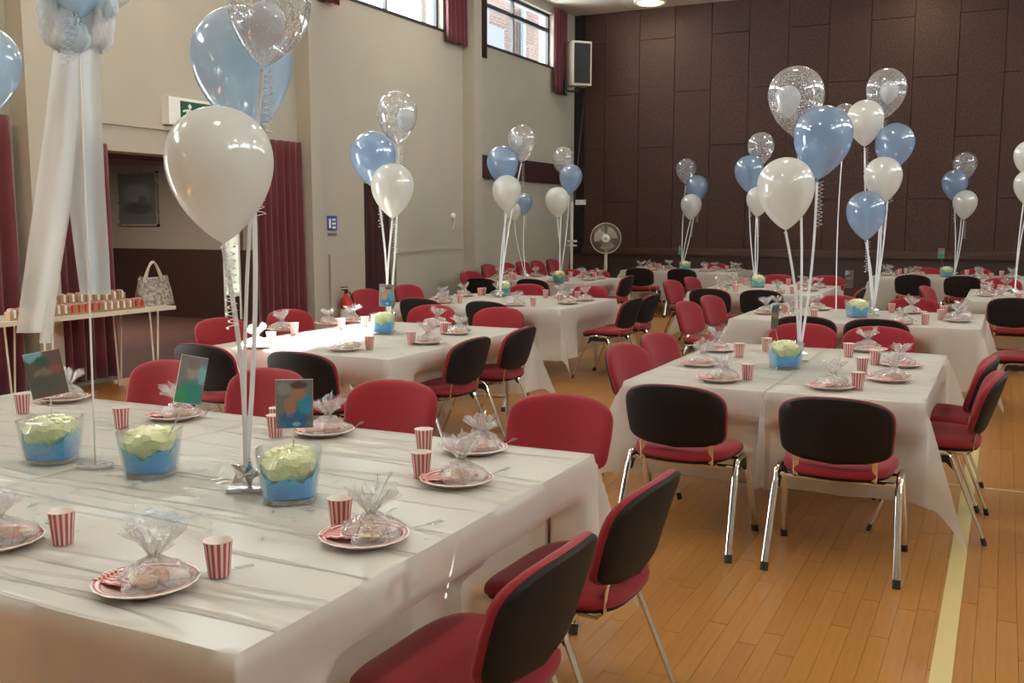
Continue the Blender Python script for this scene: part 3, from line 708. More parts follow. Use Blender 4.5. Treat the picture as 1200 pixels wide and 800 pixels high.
ends('F', [(-1.42,8.33),(-.88,8.33)], [(-1.5,10.2),(-.78,10.25)], [(-2.42,9.0),(-2.42,9.85)], [(.15,8.95)])
ends('G', [(-2.98,11.25),(-2.42,11.3)], [(cx_at(913,14.4),14.1),(cx_at(972,14.4),14.1)], [(-3.60,12.3),(-3.60,13.2)], [(-1.72,11.8)])
ends('H', [(-1.16,15.45),(-.51,15.45)], [(-1.16,17.45),(-.40,17.45)], [], [])
ends('I', [(.10,11.25)], [(-.02,14.5)], [(-.56,12.5)], [])
ends('J', [(-5.42,15.8),(-4.70,15.8)], [(-4.75,17.6)], [], [])
for l, x, y, d in CH: chair_at(l, x, y, d)
for k, (px, py, w) in enumerate([(568,309,'leftmost stack'),(590,308,'second stack from the left'),(608,306,'third stack from the left'),(625,304,'fourth stack from the left'),(643,302,'stack nearest the stage')]):
    q = onx(px, py, -7.42)
    for lv in (0, 1):
        o = place('chair', chair, 'red chair by the left wall, %s of the %s' % (('lower','upper')[lv], w), (q.x+.32, q.y, lv*.085), R(-90), group='chairs stacked along the left wall')

# ================================================================ TABLES AND CLOTHS
TT = .73
SEATS = [(x, y, -math.sin(R(d)), math.cos(R(d))) for _, x, y, d in CH]
def dent(side, edge, t, z):
    """how far a seat pushed under the table presses the hanging cloth in; side = (nx, ny) outward"""
    best = 0
    if z > .62: return 0
    for x, y, dx, dy in SEATS:
        if dx*side[0] + dy*side[1] > -.85: continue
        fx, fy = x + dx*.24, y + dy*.24; tc = y if side[0] else x
        pen = (edge - fx)*side[0] if side[0] else (edge - fy)*side[1]
        if pen < -.06 or pen > .5 or abs(t - tc) > .42: continue
        w = 1 if abs(t-tc) < .27 else (1 + math.cos(PI*(abs(t-tc)-.27)/.15))/2
        k = min(1, max(0, (.62 - z)/.12)); k = k*k*(3-2*k)
        best = max(best, (pen + .05)*w*k)
    return best
def cloth(x0, x1, y0, y1, h=.49, seed=0, inner=(0,0), st=.045, cone=.34):
    """sheet larger than the table by h on every side; inner = (left, right) sides that butt on a neighbour"""
    rr = random.Random(seed); W_ = x1-x0; D_ = y1-y0
    hl = .10 if inner[0] else h; hr = .10 if inner[1] else h
    ph = [rr.uniform(0,6.28) for _ in range(12)]
    def axis(L, a, b, n_in, n_out_a, n_out_b):
        return [-a + a*k/n_out_a for k in range(n_out_a)] + [L*k/n_in for k in range(n_in)] + [L + b*k/n_out_b for k in range(n_out_b+1)]
    no = int(h/st)
    us = axis(W_, hl, hr, max(6,int(W_/st)), 3 if inner[0] else no, 3 if inner[1] else no)
    vs = axis(D_, h, h, int(D_/st), no, no)
    P = []
    e = .0065
    for v in vs:
        for u in us:
            du = max(-u, u-W_, 0); dv = max(-v, v-D_, 0); su = -1 if u < 0 else 1; sv = -1 if v < 0 else 1
            bx = min(max(u,0),W_); by = min(max(v,0),D_)
            if du == 0 and dv == 0:
                z = .003 + .0012*math.sin(u*9+ph[0]+v*3)*math.sin(v*7+ph[1]); P.append((x0+u, y0+v, TT+z)); continue
            if du > 0 and dv > 0:
                rho = math.hypot(du, dv); phi = math.atan2(dv, du)
                iu = inner[0] if su < 0 else inner[1]
                bulge = (cone*rho*math.sin(2*phi)**1.3)/math.sqrt(2); f = min(1, rho/.06)
                ox = e + .02*rho/h + (0 if iu else bulge); oy = e + .02*rho/h + bulge
                wob = .018*math.sin(6*phi+ph[2])*rho/h
                drop = max(0, rho - .10*rho*math.sin(2*phi))
                P.append((x0 + (W_ if su > 0 else 0) + su*(ox*f + (0 if iu else wob)), y0 + (D_ if sv > 0 else 0) + sv*(oy*f + wob), TT + .002 - drop*.985)); continue
            s = du if du > 0 else dv; tpar = (v if du > 0 else u); q = s/h
            fold = .016*q*math.sin(tpar*8.5+ph[3]+su+sv) + .010*q*math.sin(tpar*17+ph[4]) + .004*math.sin(tpar*31+ph[5]+s*14)*q
            o = e*min(1, s/.02) + .022*q + fold*.8
            iu = du > 0 and (inner[0] if su < 0 else inner[1])
            if iu: o = min(o, .009)
            z = TT + .003 - s + .004*min(1,s/.02)*0
            side = (su, 0) if du > 0 else (0, sv); edge = ((x1 if su > 0 else x0) if du > 0 else (y1 if sv > 0 else y0))
            if not iu: o -= dent(side, edge, (y0+v) if du > 0 else (x0+u), z)
            if du > 0: P.append((x0 + (W_ if su > 0 else 0) + su*o, y0+v, z))
            else: P.append((x0+u, y0 + (D_ if sv > 0 else 0) + sv*o, z))
    nu = len(us); nv = len(vs)
    fs = [(j*nu+i, j*nu+i+1, (j+1)*nu+i+1, (j+1)*nu+i) for j in range(nv-1) for i in range(nu-1)]
    return M().add(P, fs)
def table(tb, word, x0, x1, y0, y1, seed, along='y'):
    t = thing('trestle_table', 'folding table under white plastic cloth, %s' % word, 'table', ((x0+x1)/2,(y0+y1)/2,0), 0, 'tables under white cloths')
    hx = (x1-x0)/2-.008; hy = (y1-y0)/2-.008
    obj('tabletop', M().box(-hx,hx,-hy,hy,TT-.032,TT-.003), M_tabletop, t, smooth=False)
    for sx in (-1,1):
        for sy in (-1,1):
            lx = sx*(hx-.07); ly = sy*(hy-.20) if along == 'y' else sy*(hy-.07)
            if along == 'x': lx = sx*(hx-.20)
            obj('leg', M().tube([(lx,ly,0),(lx,ly,TT-.03)], .014), M_grey, t)
    if along == 'y': b = M().tube([(-hx+.07,-hy+.2,.22),(hx-.07,-hy+.2,.22)],.009).tube([(-hx+.07,hy-.2,.22),(hx-.07,hy-.2,.22)],.009)
    else: b = M().tube([(-hx+.2,-hy+.07,.22),(-hx+.2,hy-.07,.22)],.009).tube([(hx-.2,-hy+.07,.22),(hx-.2,hy-.07,.22)],.009)
    obj('leg_brace', b, M_grey, t)
def spread(tb, word, x0, x1, y0, y1, seed, inner=(0,0), h=.49):
    o = obj('tablecloth', cloth(x0, x1, y0, y1, h, seed, inner, .03 if tb in 'AE' else .05, .16 if tb == 'A' else .34), M_cloth, angle=75)
    tag(o, 'white plastic tablecloth draped over the %s' % word, 'tablecloth', 'white plastic tablecloths')
TB = dict(A=(-4.25,-1.27,1.36,3.19,4), B=(-4.73,-3.28,4.91,6.84,2), E=(-1.74,-.29,4.78,6.65,2), G=(-3.37,-1.90,11.4,13.4,2), I=(-.36,1.10,11.3,13.5,2))
ORD = {4: ['left end bay of the %s', 'second bay from left of the %s', 'third bay from left of the %s', 'right end bay of the %s'], 2: ['left half of the %s', 'right half of the %s']}
sd = 1
for k, (x0,x1,y0,y1,n_) in TB.items():
    w = (x1-x0)/n_
    for i in range(n_):
        table(k, ORD[n_][i] % TN[k], x0+i*w+(.003 if i else 0), x0+(i+1)*w-(.003 if i < n_-1 else 0), y0, y1, sd); sd += 1
    nc = 2 if k in 'AE' else 1; w = (x1-x0)/nc
    for i in range(nc):
        spread(k, ('whole %s' if nc == 1 else ('left half of the %s','right half of the %s')[i]) % TN[k], x0+i*w+(.003 if i else 0), x0+(i+1)*w-(.003 if i < nc-1 else 0), y0, y1, sd, (i > 0, i < nc-1)); sd += 1
TX = dict(C=(-5.60,-3.75,8.50,10.04), D=(-6.92,-5.09,12.42,13.85), F=(-2.09,-.13,8.33,9.78), H=(-1.82,.30,15.75,17.1), J=(-5.95,-3.92,16.1,17.3))
for k, (x0,x1,y0,y1) in TX.items(): table(k, TN[k], x0, x1, y0, y1, sd, 'x'); spread(k, TN[k], x0, x1, y0, y1, sd+1); sd += 2

# ================================================================ THINGS ON THE TABLES
def cup():
    t = thing('paper_cup', '', 'cup')
    obj('cup_wall', M().lathe([(.0,.002),(.023,.0),(.025,.002),(.033,.083),(.0345,.085)], 24), M_cup, t)
    obj('cup_lining', M().lathe([(.0,.012),(.0235,.012),(.032,.083),(.0345,.0855)], 24), M_cupin, t)
    return t
def plate():
    n_ = 40; mm = M(); prof = [(.0,.004),(.07,.004),(.083,.007),(.098,.016),(.113,.020),(.117,.019),(.115,.016),(.098,.012),(.083,.002),(.07,.0),(.0,.0)]
    mm.lathe(prof, n_)
    mm.v = [(x*(1+.012*math.cos(16*math.atan2(y,x))), y*(1+.012*math.cos(16*math.atan2(y,x))), z) if math.hypot(x,y) > .1 else (x,y,z) for x,y,z in mm.v]
    o = obj('paper_plate', mm, M_platep, angle=60); return tag(o, '', 'plate')
def cello(seed, h=.20):
    def mk():
        rr = random.Random(seed); t = thing('cellophane_bag', '', 'treat bag'); ph = [rr.uniform(0,6.28) for _ in range(8)]
        def ring(r, z, k, j, lean):
            a = 2*PI*k/36
            f = 1 + .16*math.sin(3*a+ph[0]+j*.5) + .12*math.sin(7*a+ph[1]-j) + .07*math.sin(13*a+ph[2]+j*2)
            return (r*f*math.cos(a)*1.12 + lean*z, r*f*math.sin(a), z + .006*math.sin(5*a+ph[3]+j) + (.012*math.sin(11*a+ph[4]) if z > .12 else 0))
        prof = [(.0,.002),(.055,.002),(.072,.012),(.072,.026),(.056,.040),(.034,.052),(.014,.062),(.011,.068)]
        vs = []; lean = rr.uniform(-.25,.25)
        for j, (r, z) in enumerate(prof):
            for k in range(36): vs.append(ring(r, z, k, j, lean))
        fs = [(j*36+k, j*36+(k+1)%36, (j+1)*36+(k+1)%36, (j+1)*36+k) for j in range(len(prof)-1) for k in range(36)]
        bm_ = M().add(vs, fs); bm_.v = [(x+rr.gauss(0,.0022), y+rr.gauss(0,.0022), max(.001, z+rr.gauss(0,.002))) for x,y,z in bm_.v]; obj('bag_body', bm_, M_cello, t, angle=14)
        fan = M()
        for q in range(5):                       # the ruffled open top, separate leaves of film
            a0 = ph[5] + q*1.26; hh = h*rr.uniform(.22,.42); sp = rr.uniform(.035,.065)
            def fn(u, v, a0=a0, hh=hh, sp=sp):
                a = a0 + (u-.5)*(1.0+.5*v); r_ = .008 + sp*v**1.2; r_ *= 1 + .35*v*math.sin(u*14+q)
                return (r_*math.cos(a)+lean*.064, r_*math.sin(a), .064 + hh*v*(.75+.25*math.sin(PI*u)) + .01*v*math.sin(u*17+q))
            fan.grid(9, 6, fn)
        fan.v = [(v_[0]+rr.gauss(0,.0016), v_[1]+rr.gauss(0,.0016), v_[2]+rr.gauss(0,.0012)) for v_ in fan.v]; obj('ruffled_top', fan, M_cello, t, angle=14)
        tr = M()
        for q in range(4):
            a = rr.uniform(0,6.28); r_ = rr.uniform(.015,.04); s = rr.uniform(.016,.024)
            tr.lathe([(0,.004),(s,.006),(s*1.1,.006+s*.5),(s*.7,.004+s),(0,.004+s*1.15)], 10, r_*math.cos(a), r_*math.sin(a), .0)
        obj('biscuits', tr, M_treat, t)
        tr = M()
        for q in range(5):
            a = rr.uniform(0,6.28); r_ = rr.uniform(.02,.05); s = .008
            tr.lathe([(0,.006),(s,.010),(s,.018),(0,.024)], 8, r_*math.cos(a), r_*math.sin(a), .004)
        obj('sweets', tr, M_treat2, t)
        a = rr.uniform(0,6.28); c_, s_ = math.cos(a), math.sin(a)
        obj('wrapped_bar', M().tube([(.04*c_-.02*s_,.04*s_+.02*c_,.018),(.055*c_+.03*s_,.055*s_-.03*c_,.024)], .009, .004, n=8), M_wrap, t)
        return t
    return mk
def sweet_bag():
    t = thing('striped_sweet_bag', '', 'paper bag')
    def fn(s):
        def g_(u, v): return (-.035+.07*u, -.05+.10*v, (.007+.010*math.sin(PI*u)*math.sin(PI*min(v*1.2,1)) if s > 0 else .004) + .002*math.sin(v*20))
        return g_
    obj('paper', M().grid(8, 8, fn(1)).grid(8, 8, fn(-1)), M_sbag, t, angle=180)
    obj('fold', M().box(-.036,.036,.044,.052,.004,.012), M_sbag, t, smooth=False)
    return t
def fork():
    mm = M().tube([(0,-.085,.003),(0,-.04,.005),(0,.03,.006)], [.004,.003,.003], [.0012]*3, n=6)
    mm.tube([(0,.03,.006),(0,.045,.005),(0,.055,.004)], [.003,.010,.011], [.0012]*3, n=6)
    for q in (-.008,-.0027,.0027,.008): mm.tube([(q,.053,.004),(q*1.05,.09,.006)], .0016, .001, n=5)
    return tag(obj('plastic_fork', mm, M_fork), '', 'fork')

seatname = {}
def setting(tb, where, x, y, ang, detail=True, cupoff=None, seed=0, cupxy=None):
    nm = TN[tb]; z = TT + .0052
    place('plate', plate, 'red-rimmed paper plate at the %s of the %s' % (where, nm), (x, y, z), R(ang+seed*33), 'paper plates')
    c, s = math.cos(R(ang)), math.sin(R(ang))
    place('cello%d' % (seed % 4), cello(seed % 4 + 20, .20 + .03*(seed % 3)), 'cellophane treat bag at the %s of the %s' % (where, nm), (x+.018*c, y+.018*s, z+.006), R(ang+seed*50), 'cellophane treat bags')
    if detail:
        place('sbag', sweet_bag, 'red-striped sweet bag at the %s of the %s' % (where, nm), (x-.055*c, y-.055*s, z+.010), R(ang+90+10*(seed%5-2)), 'striped sweet bags', )
        place('fork', fork, 'clear plastic fork at the %s of the %s' % (where, nm), (x+.155*math.cos(R(ang+35)), y+.155*math.sin(R(ang+35)), z), R(ang+seed*11-60), 'plastic forks')
    if cupxy: px, py = cupxy
    else: px, py = x + (cupoff or (.17, 0))[0], y + (cupoff or (.17, 0))[1]
    place('cup', cup, 'red-striped paper cup at the %s of the %s' % (where, nm), (px, py, z-.001), R(seed*37), 'striped paper cups')
# foreground table, measured
AS = [((172,690),(257,676),'near edge, middle place'), ((427,635),(399,621),'right end, near corner place'), ((535,567),(494,561),'right end, middle place'),
      ((557,530),(497,531),'far right corner place'), ((380,509),(323,513),'far edge, behind the third bowl'), ((205,491),(143,503),'far edge, behind the second bowl'),
      ((75,470),(27,485),'far edge, behind the first bowl'), ((-5,640),(74,638),'near left place')]
for i, (p, c_, w) in enumerate(AS):
    a = onz(p[0], p[1], TT); b = onz(c_[0], c_[1], TT); setting('A', w, a.x, a.y, 25+i*3, True, seed=i, cupxy=(b.x, b.y))
q = onz(380, 488, TT); place('cup', cup, 'red-striped paper cup standing behind a treat bag near the far chairs', (q.x, q.y-.30, TT+.0042), 0, 'striped paper cups')
ES = [((843,447),(876,446),'near left place'), ((820,429),(866,419),'left side, near place'), ((973,456),(1005,457),'near right place'), ((1042,447),(1010,438),'right side, near place'),
      ((1056,430),(1025,428),'right side, far place'), ((1018,412),(994,419),'far right place'), ((842,412),(898,412),'left side, far place')]
for i, (p, c_, w) in enumerate(ES):
    a = onz(p[0], p[1], TT); b = onz(c_[0], c_[1], TT); setting('E', w, a.x, a.y, 15+i*20, True, seed=i+3, cupxy=(b.x, b.y))
BS = [((404,411),(433,410),'near middle place'), ((500,403),(482,404),'right side, near place'), ((535,392),(520,392),'right side, far place'), ((512,382),(505,387),'far right place'),
      ((300,408),(318,404),'near left place'), ((330,388),(345,392),'left side, near place'), ((385,381),(400,386),'far left place'), ((415,378),(428,384),'left side, far place')]
for i, (p, c_, w) in enumerate(BS):
    a = onz(p[0], p[1], TT); b = onz(c_[0], c_[1], TT); setting('B', w, a.x, a.y, 40+i*20, False, seed=i+1, cupxy=(b.x, b.y))
def auto(tb, x0, x1, y0, y1, seed, skip=()):
    W_ = x1-x0; D_ = y1-y0; k = 0
    L = [('near left place', x0+.30*W_-.1, y0+.19, 0), ('near right place', x0+.72*W_-.05, y0+.19, 0), ('far left place', x0+.28*W_, y1-.19, 180), ('far right place', x0+.70*W_, y1-.19, 180),
         ('left side, near place', x0+.19, y0+.42*D_, 90), ('left side, far place', x0+.19, y0+.72*D_, 90), ('right side, near place', x1-.19, y0+.42*D_, 270), ('right side, far place', x1-.19, y0+.72*D_, 270)]
    for w, x, y, a in L:
        k += 1
        if w in skip: continue
        off = {0:(.18,.05),180:(-.18,-.05),90:(.14,.13),270:(-.14,.12)}[a]
        setting(tb, w, x, y, a+20, False, off, seed+k)
auto('C', *TX['C'], 2); auto('D', *TX['D'], 5); auto('F', *TX['F'], 9); auto('H', *TX['H'], 4); auto('J', *TX['J'], 7)
auto('G', *TB['G'][:4], 3); auto('I', *TB['I'][:4], 6, ('near right place','right side, near place','right side, far place','far right place'))

# glass bowls of blue and lemon gel
def bowl(gel, seed):
    def mk():
        rr = random.Random(seed); t = thing('glass_bowl', '', 'bowl'); H_ = .150; pw = 3.6; n_ = 40
        def rad(z): return .078 + .019*(z/H_)
        obj('glass', M().lathe([(.0,.0),(.070,.0),(rad(0),.003)] + [(rad(z), z) for z in (.02,.05,.09,H_)] + [(rad(H_)-.004,H_+.001)] + [(rad(z)-.005, z) for z in (.10,.05,.022)] + [(.0,.018)], n_, power=pw), M_vase, t, angle=60)
        obj('glass_base', M().lathe([(0,.002),(.070,.002),(.074,.004),(.074,.015),(.0,.016)], n_, power=pw), M_base, t)
        ph = [rr.uniform(0,6.28) for _ in range(4)]
        mm = M(); vs = []; fs = []
        rings = [(0,.019,0),(1,.019,0),(1,.04,0),(1,.088,1),(.8,.080,1),(.4,.06,1),(0,.05,1)]
        for r, z, w in rings:
            for k in range(n_):
                a = 2*PI*k/n_; c = math.cos(a); d = math.sin(a); q_ = (abs(c)**pw+abs(d)**pw)**(-1/pw); zz = z + w*(.016*math.sin(2*a+ph[0])*r + .009*math.sin(5*a+ph[1])*r + .006*math.sin(13*a+ph[0])*r)
                R_ = (rad(zz)-.0065)*r; vs.append((R_*c*q_, R_*d*q_, zz))
        for i in range(len(rings)-1):
            for k in range(n_): fs.append((i*n_+k, i*n_+(k+1)%n_, (i+1)*n_+(k+1)%n_, (i+1)*n_+k))
        vs = [(x,y,z+(rr.gauss(0,.0035) if z > .06 else 0)) for x,y,z in vs]; obj('blue_gel', mm.add(vs, fs), gel, t, angle=20)
        mm = M(); vs = []; fs = []; rings = [(0,.040),(.5,.048),(.82,.062),(.975,.088),(.975,.118),(.82,.134),(.5,.148),(.2,.156),(0,.156)]
        for j, (r, z) in enumerate(rings):
            for k in range(n_):
                a = 2*PI*k/n_; c = math.cos(a); d = math.sin(a); q_ = 1 if r < .9 else (abs(c)**pw+abs(d)**pw)**(-1/pw)*.96
                zz = z + .007*math.sin(3*a+ph[2]+j*.7)*r + .006*math.sin(7*a+ph[3]+j)*r
                R_ = min(rad(min(zz,.145))-.008, 1)*r; vs.append((R_*c*q_, R_*d*q_, zz))
        for i in range(len(rings)-1):
            for k in range(n_): fs.append((i*n_+k, i*n_+(k+1)%n_, (i+1)*n_+(k+1)%n_, (i+1)*n_+k))
        vs = [(x*(1+rr.uniform(-.02,.0)),y*(1+rr.uniform(-.02,0)),z+rr.gauss(0,.0025)) for x,y,z in vs]; obj('lemon_gel', mm.add(vs, fs), M_gelt, t, angle=20)
        pk = M()
        for q_ in range(22):
            a = rr.uniform(0,6.28); r = rr.uniform(0,.07); s = rr.uniform(.008,.020)
            pk.lathe([(0,-.01),(s,.0),(s*.8,s*.7),(0,s*.95)], 7, r*math.cos(a), r*math.sin(a), .146-.15*r)
        obj('gel_lumps', pk, M_gelt, t); return t
    return mk
BW_ = dict(A1=(62,541,'left of three on the foreground table'), A2=(178,556,'middle of three on the foreground table'), A3=(340,586,'right of three on the foreground table'),
           B=(449,391,'on the sunlit left table'), E=(919,432,'on the nearest right table'), F=(1004,372,'on the second right table'), C=(590,346,'on the middle left table'),
           D=(655,331,'on the far left table'), J=(812,317,'on the back centre table'), G=(888,337,'on the third right table'), H=(1110,325,'on the back right table'))
BP = {}
for i, (k, (px, py, w)) in enumerate(BW_.items()):
    a = onz(px, py, TT)
    if k == 'J': a = Vector((-4.95,16.6,TT))
    if k == 'H': a = Vector((-.78,16.3,TT))
    tq = k in 'CDGHJ'
    BP[k] = place('bowl%d%d' % (tq, i % 2), bowl(M_gel2 if tq else M_gel, i % 2 + 3), 'glass bowl of %s gel, %s' % ('turquoise' if tq else 'blue and lemon', w), (a.x, a.y, TT+.0042), R(24+(i*7)%20), 'glass bowls of gel')

# photo cards on sticks, standing in the bowls
def card(label, px, py, depth, wpx, hpx, mt, yaw=0, roll=0, foot=None, lab_stick=True):
    c_ = at(px, py, depth); w = wpx*depth/FPX/2; h = hpx*depth/FPX/2
    t = thing('photo_pick', label, 'photo', (foot[0], foot[1], TT+.03))
    base = Vector(t.location)
    cd_ = obj('photo_card', M().box(-w,w,-.0015,.0015,-h,h), M_white, t, smooth=False)
    # face the camera direction, plus yaw
    d = Vector((0,0,HC)) - c_; a = math.atan2(d.y, d.x) + PI/2
    cd_.location = c_ - base; cd_.rotation_euler = (0, R(roll), a + R(yaw))
    s = .05/w if False else 1
    pr2 = obj('print', M().box(-w*.99,w*.99,-.0022,-.0015,-h*.99,h*.985), mt, cd_, smooth=False)
    low = Vector((0,0,-h)); low.rotate(cd_.rotation_euler)
    obj('stick', M().tube([Vector((0,0,0)), (cd_.location + low*1.0)*.5, cd_.location + low*.6 + Vector((0,.004,0))], .0022, n=6), M_chrome, t)
    return t
dA = lambda k: (BP[k].location.x, BP[k].location.y)
for k, lab, px, py, wpx, hpx, mt, yaw, roll in [('A1','child in blue hat, small photo card tilted over the left bowl',54,438,40,54,M_ph1,0,-9),
        ('A2','small photo card on a stick leaning over the middle bowl',224,445,36,56,M_ph2,32,14), ('A3','photo card of a baby in blue above the right bowl',345,473,43,58,M_ph3,0,1)]:
    x, y = dA(k); card(lab, px, py, depth_of(x, y) - .03, wpx, hpx, mt, yaw, roll, (x, y))
for k, lab, px, py, wpx, hpx, mt, yaw in [('B','photo card over the bowl of the sunlit left table',453,346,17,26,M_ph3,0), ('E','photo card turned edgewise over the bowl of the nearest right table',908,371,9,30,M_ph1,20),
        ('H','photo card over the bowl of the back right table',1103,297,7,12,M_ph2,0), ('J','photo card over the bowl of the back centre table',797,293,4,10,M_ph2,0)]:
    x, y = dA(k); card(lab, px, py, depth_of(x, y), wpx, hpx, mt, yaw, 2, (x, y))
x, y = -2.15, 12.4; card('photo card standing on the third right table', 995, 327, depth_of(x,y), 9, 20, M_ph1, 0, 0, (x,y))

M_conf = mat('confetti_foil', (.34,.40,.46), .35, .7)
# confetti: too many to count
rr = random.Random(5); cf = M()
def confetti(cx, cy_, sx, sy, n_):
    for _ in range(n_):
        x = rr.gauss(cx, sx); y = rr.gauss(cy_, sy); a = rr.uniform(0,PI); s = rr.uniform(.005,.013); w = s*.35; z = TT+.0075
        c_, s_ = math.cos(a), math.sin(a)
        cf.add([(x-s*c_+w*s_, y-s*s_-w*c_, z),(x+s*c_+w*s_, y+s*s_-w*c_, z+.001),(x+s*c_-w*s_, y+s*s_+w*c_, z+.002),(x-s*c_-w*s_, y-s*s_+w*c_, z+.001)], [(0,1,2,3)])
for k in ('A1','A2','A3'): confetti(*dA(k), .20, .16, 80)
q = onz(190,608,TT); confetti(q.x, q.y, .09, .05, 60); q = onz(60,600,TT); confetti(q.x, q.y, .2, .1, 60)
o = obj('confetti', cf, M_conf, smooth=False, kind='stuff'); tag(o, 'silver foil confetti scattered round the bowls on the foreground table', 'confetti')
cf = M(); confetti(*dA('E'), .14, .16, 60); o = obj('confetti', cf, M_conf, smooth=False, kind='stuff'); tag(o, 'silver confetti round the bowl of the nearest right table', 'confetti')

# ================================================================ BALLOONS
def bal_mesh(name, mt, R_=1.0, n_=32):
    prof = []
    for k in range(0, 13): a = PI/2*k/12; prof.append((R_*math.sin(a), R_*.98*math.cos(a)))
    Lw = 1.58*R_
    for k in range(1, 17): s = k/16; prof.append((R_*max(0, (1-s**1.95))**.86 + .035*R_*s, -Lw*s))
    return M().lathe(prof, n_).mesh(name, mt, True, 180)
BM = {'white': bal_mesh('balloon_skin', M_bwhite), 'pale': bal_mesh('balloon_skin', M_bblue), 'blue': bal_mesh('balloon_skin', M_bblued), 'clear': bal_mesh('balloon_skin', M_bclear)}
INNER = bal_mesh('inner_balloon', M_inner, 1.0, 20)
KNOT = M().lathe([(.035,0),(.02,-.03),(.05,-.075),(.075,-.10),(.06,-.10),(.0,-.05)], 12)
KM = {'white': KNOT.mesh('knot', M_bwhite), 'pale': KNOT.mesh('knot', M_bblue), 'blue': KNOT.mesh('knot', M_bblued), 'clear': KNOT.mesh('knot', M_bclear)}
ADJ = dict(pale='pale pearl blue', white='pearl white', blue='pearl blue', clear='clear confetti-dotted')
def balloon(kind, bunch, px, py, wpx, depth, base, lean=0, extra='', ribbon=True, curl=True, inner=None, toward=None, rib=None):
    Rr = wpx/2*depth/FPX; c_ = at(px, py, depth)       # px,py: centre of the round upper part
    lab = '%s balloon %s' % (ADJ[kind], bunch) + (', ' + extra if extra else '')
    t = thing('balloon', lab, 'balloon', c_, 0, 'helium balloons')
    tip = Vector(base) if base is not None else c_ - Vector((0,0,2))
    d = (tip - c_).normalized(); d = (Vector((0,0,-1))*1.0 + d*.35).normalized()
    if lean: d = (d + rt*lean).normalized()
    rot = (-d).to_track_quat('Z', 'Y')
    sk = obj('balloon_skin', BM[kind], None, t); sk.scale = (Rr,)*3; sk.rotation_mode = 'QUATERNION'; sk.rotation_quaternion = rot
    kn = obj('knot', KM[kind], None, t, loc=d*1.58*Rr); kn.scale = (Rr,)*3; kn.rotation_mode = 'QUATERNION'; kn.rotation_quaternion = rot
    if inner:
        ib = obj('inner_balloon', INNER, None, t); r_ = Rr*.46; ib.scale = (r_,)*3
        ib.location = rt*inner[0]*Rr + Vector((0,0,inner[1]*Rr)); ib.rotation_mode = 'QUATERNION'; ib.rotation_quaternion = rot
    if ribbon and base is not None:
        a = c_ + d*1.64*Rr; b = Vector(base); pts = []
        for k in range(9):
            u = k/8; p_ = a.lerp(b, u); p_ += rt*.02*math.sin(PI*u)*(1 if px % 2 else -1); pts.append(p_ - c_)
        wv = [max(.0035, min(.0075, Rr*.05))]*9
        obj('ribbon', M().tube(pts, wv, [.0012]*9, n=6, ref=fw), rib or M_ribbon, t)
        if curl:
            r0 = Rr*.10; pts = []
            for k in range(60):
                u = k/59; an = k*1.25; pts.append(a - c_ + Vector((r0*math.cos(an)*(1+.4*math.sin(k*.7)), r0*math.sin(an), -u*Rr*1.6)) + rt*(Rr*.12+.1*r0*math.sin(k*.5)))
            obj('curled_ribbon', M().tube(pts, [.0026+.0008*(Rr>.12)]*60, [.001]*60, n=4, ref=Vector((0,0,1))), rib or M_ribbon, t)
    return t
def weight(label, x, y, big=1.0):
    t = thing('balloon_weight', label, 'weight', (x, y, TT+.004), R(30), 'foil balloon weights')
    obj('weight_plate', M().box(-.055,.055,-.018,.018,0,.012), M_foil, t, smooth=False)
    rr_ = random.Random(int(x*100)); st = []
    for k in range(10): a = 2*PI*k/10; r_ = (.05 if k % 2 == 0 else .028); st.append((r_*math.cos(a), r_*math.sin(a)))
    mm = M().add([(a, .012, b+.055) for a, b in st] + [(a, -.004, b+.055) for a, b in st] + [(0,.028,.055),(0,-.02,.055)],
                 [(i,(i+1)%10,20) for i in range(10)] + [((i+1)%10+10,i+10,21) for i in range(10)] + [(i,i+10,(i+1)%10+10,(i+1)%10) for i in range(10)])
    obj('foil_star', mm, M_foil, t, smooth=False); return t
def bunch(desc, bx, by, items, w=True, wl=None, dz=0.0):
    D0 = depth_of(bx, by, 2.0); base = (bx, by, TT+.03)
    if w: weight(wl or ('silver foil balloon weight ' + desc), bx, by)
    seen = {}
    for it in items:
        kind, px, py, wp = it[:4]; o = it[4] if len(it) > 4 else {}
        balloon(kind, 'in the bunch ' + desc, px, py, wp, D0 + o.get('dd', 0), base, o.get('lean', 0), o.get('x', ''), inner=o.get('inner'), curl=o.get('curl', True))
q = onz(288,577,TT)
bunch('over the right of the foreground table', q.x, q.y, [('white',257,186,124,{'dd':-.12}), ('pale',283,66,116,{'dd':.10,'lean':.10}), ('clear',316,2,96,{'dd':-.10,'lean':-.12,'inner':(-.1,-.45)})])
q = onz(455,389,TT)
bunch('over the sunlit left table', q.x, q.y, [('clear',465,131,48,{'dd':.15,'lean':.05,'inner':(.45,-.3)}), ('blue',437,180,53,{'dd':0,'lean':.10}), ('white',460,216,50,{'dd':-.15})])
bunch('over the middle left table', -4.95, 9.6, [('clear',612,163,34,{'dd':.15,'inner':(-.4,-.2)}), ('blue',589,189,37,{'dd':0,'lean':.1}), ('white',594,222,34,{'dd':-.15})])
bunch('over the far left table', -5.62, 12.75, [('clear',660,185,26,{'dd':.1,'lean':.06}), ('blue',669,206,27,{'lean':-.05}), ('white',653,233,28,{'dd':-.15})])
bunch('half hidden behind the middle left bunch', -6.25, 12.95, [('blue',614,236,20,{'dd':.1}), ('white',602,246,17,{'dd':-.1})])
bunch('over the back centre table', -5.05, 16.75, [('clear',804,197,24,{'dd':.1}), ('blue',817,218,26,{}), ('white',810,239,24,{'dd':-.1})])
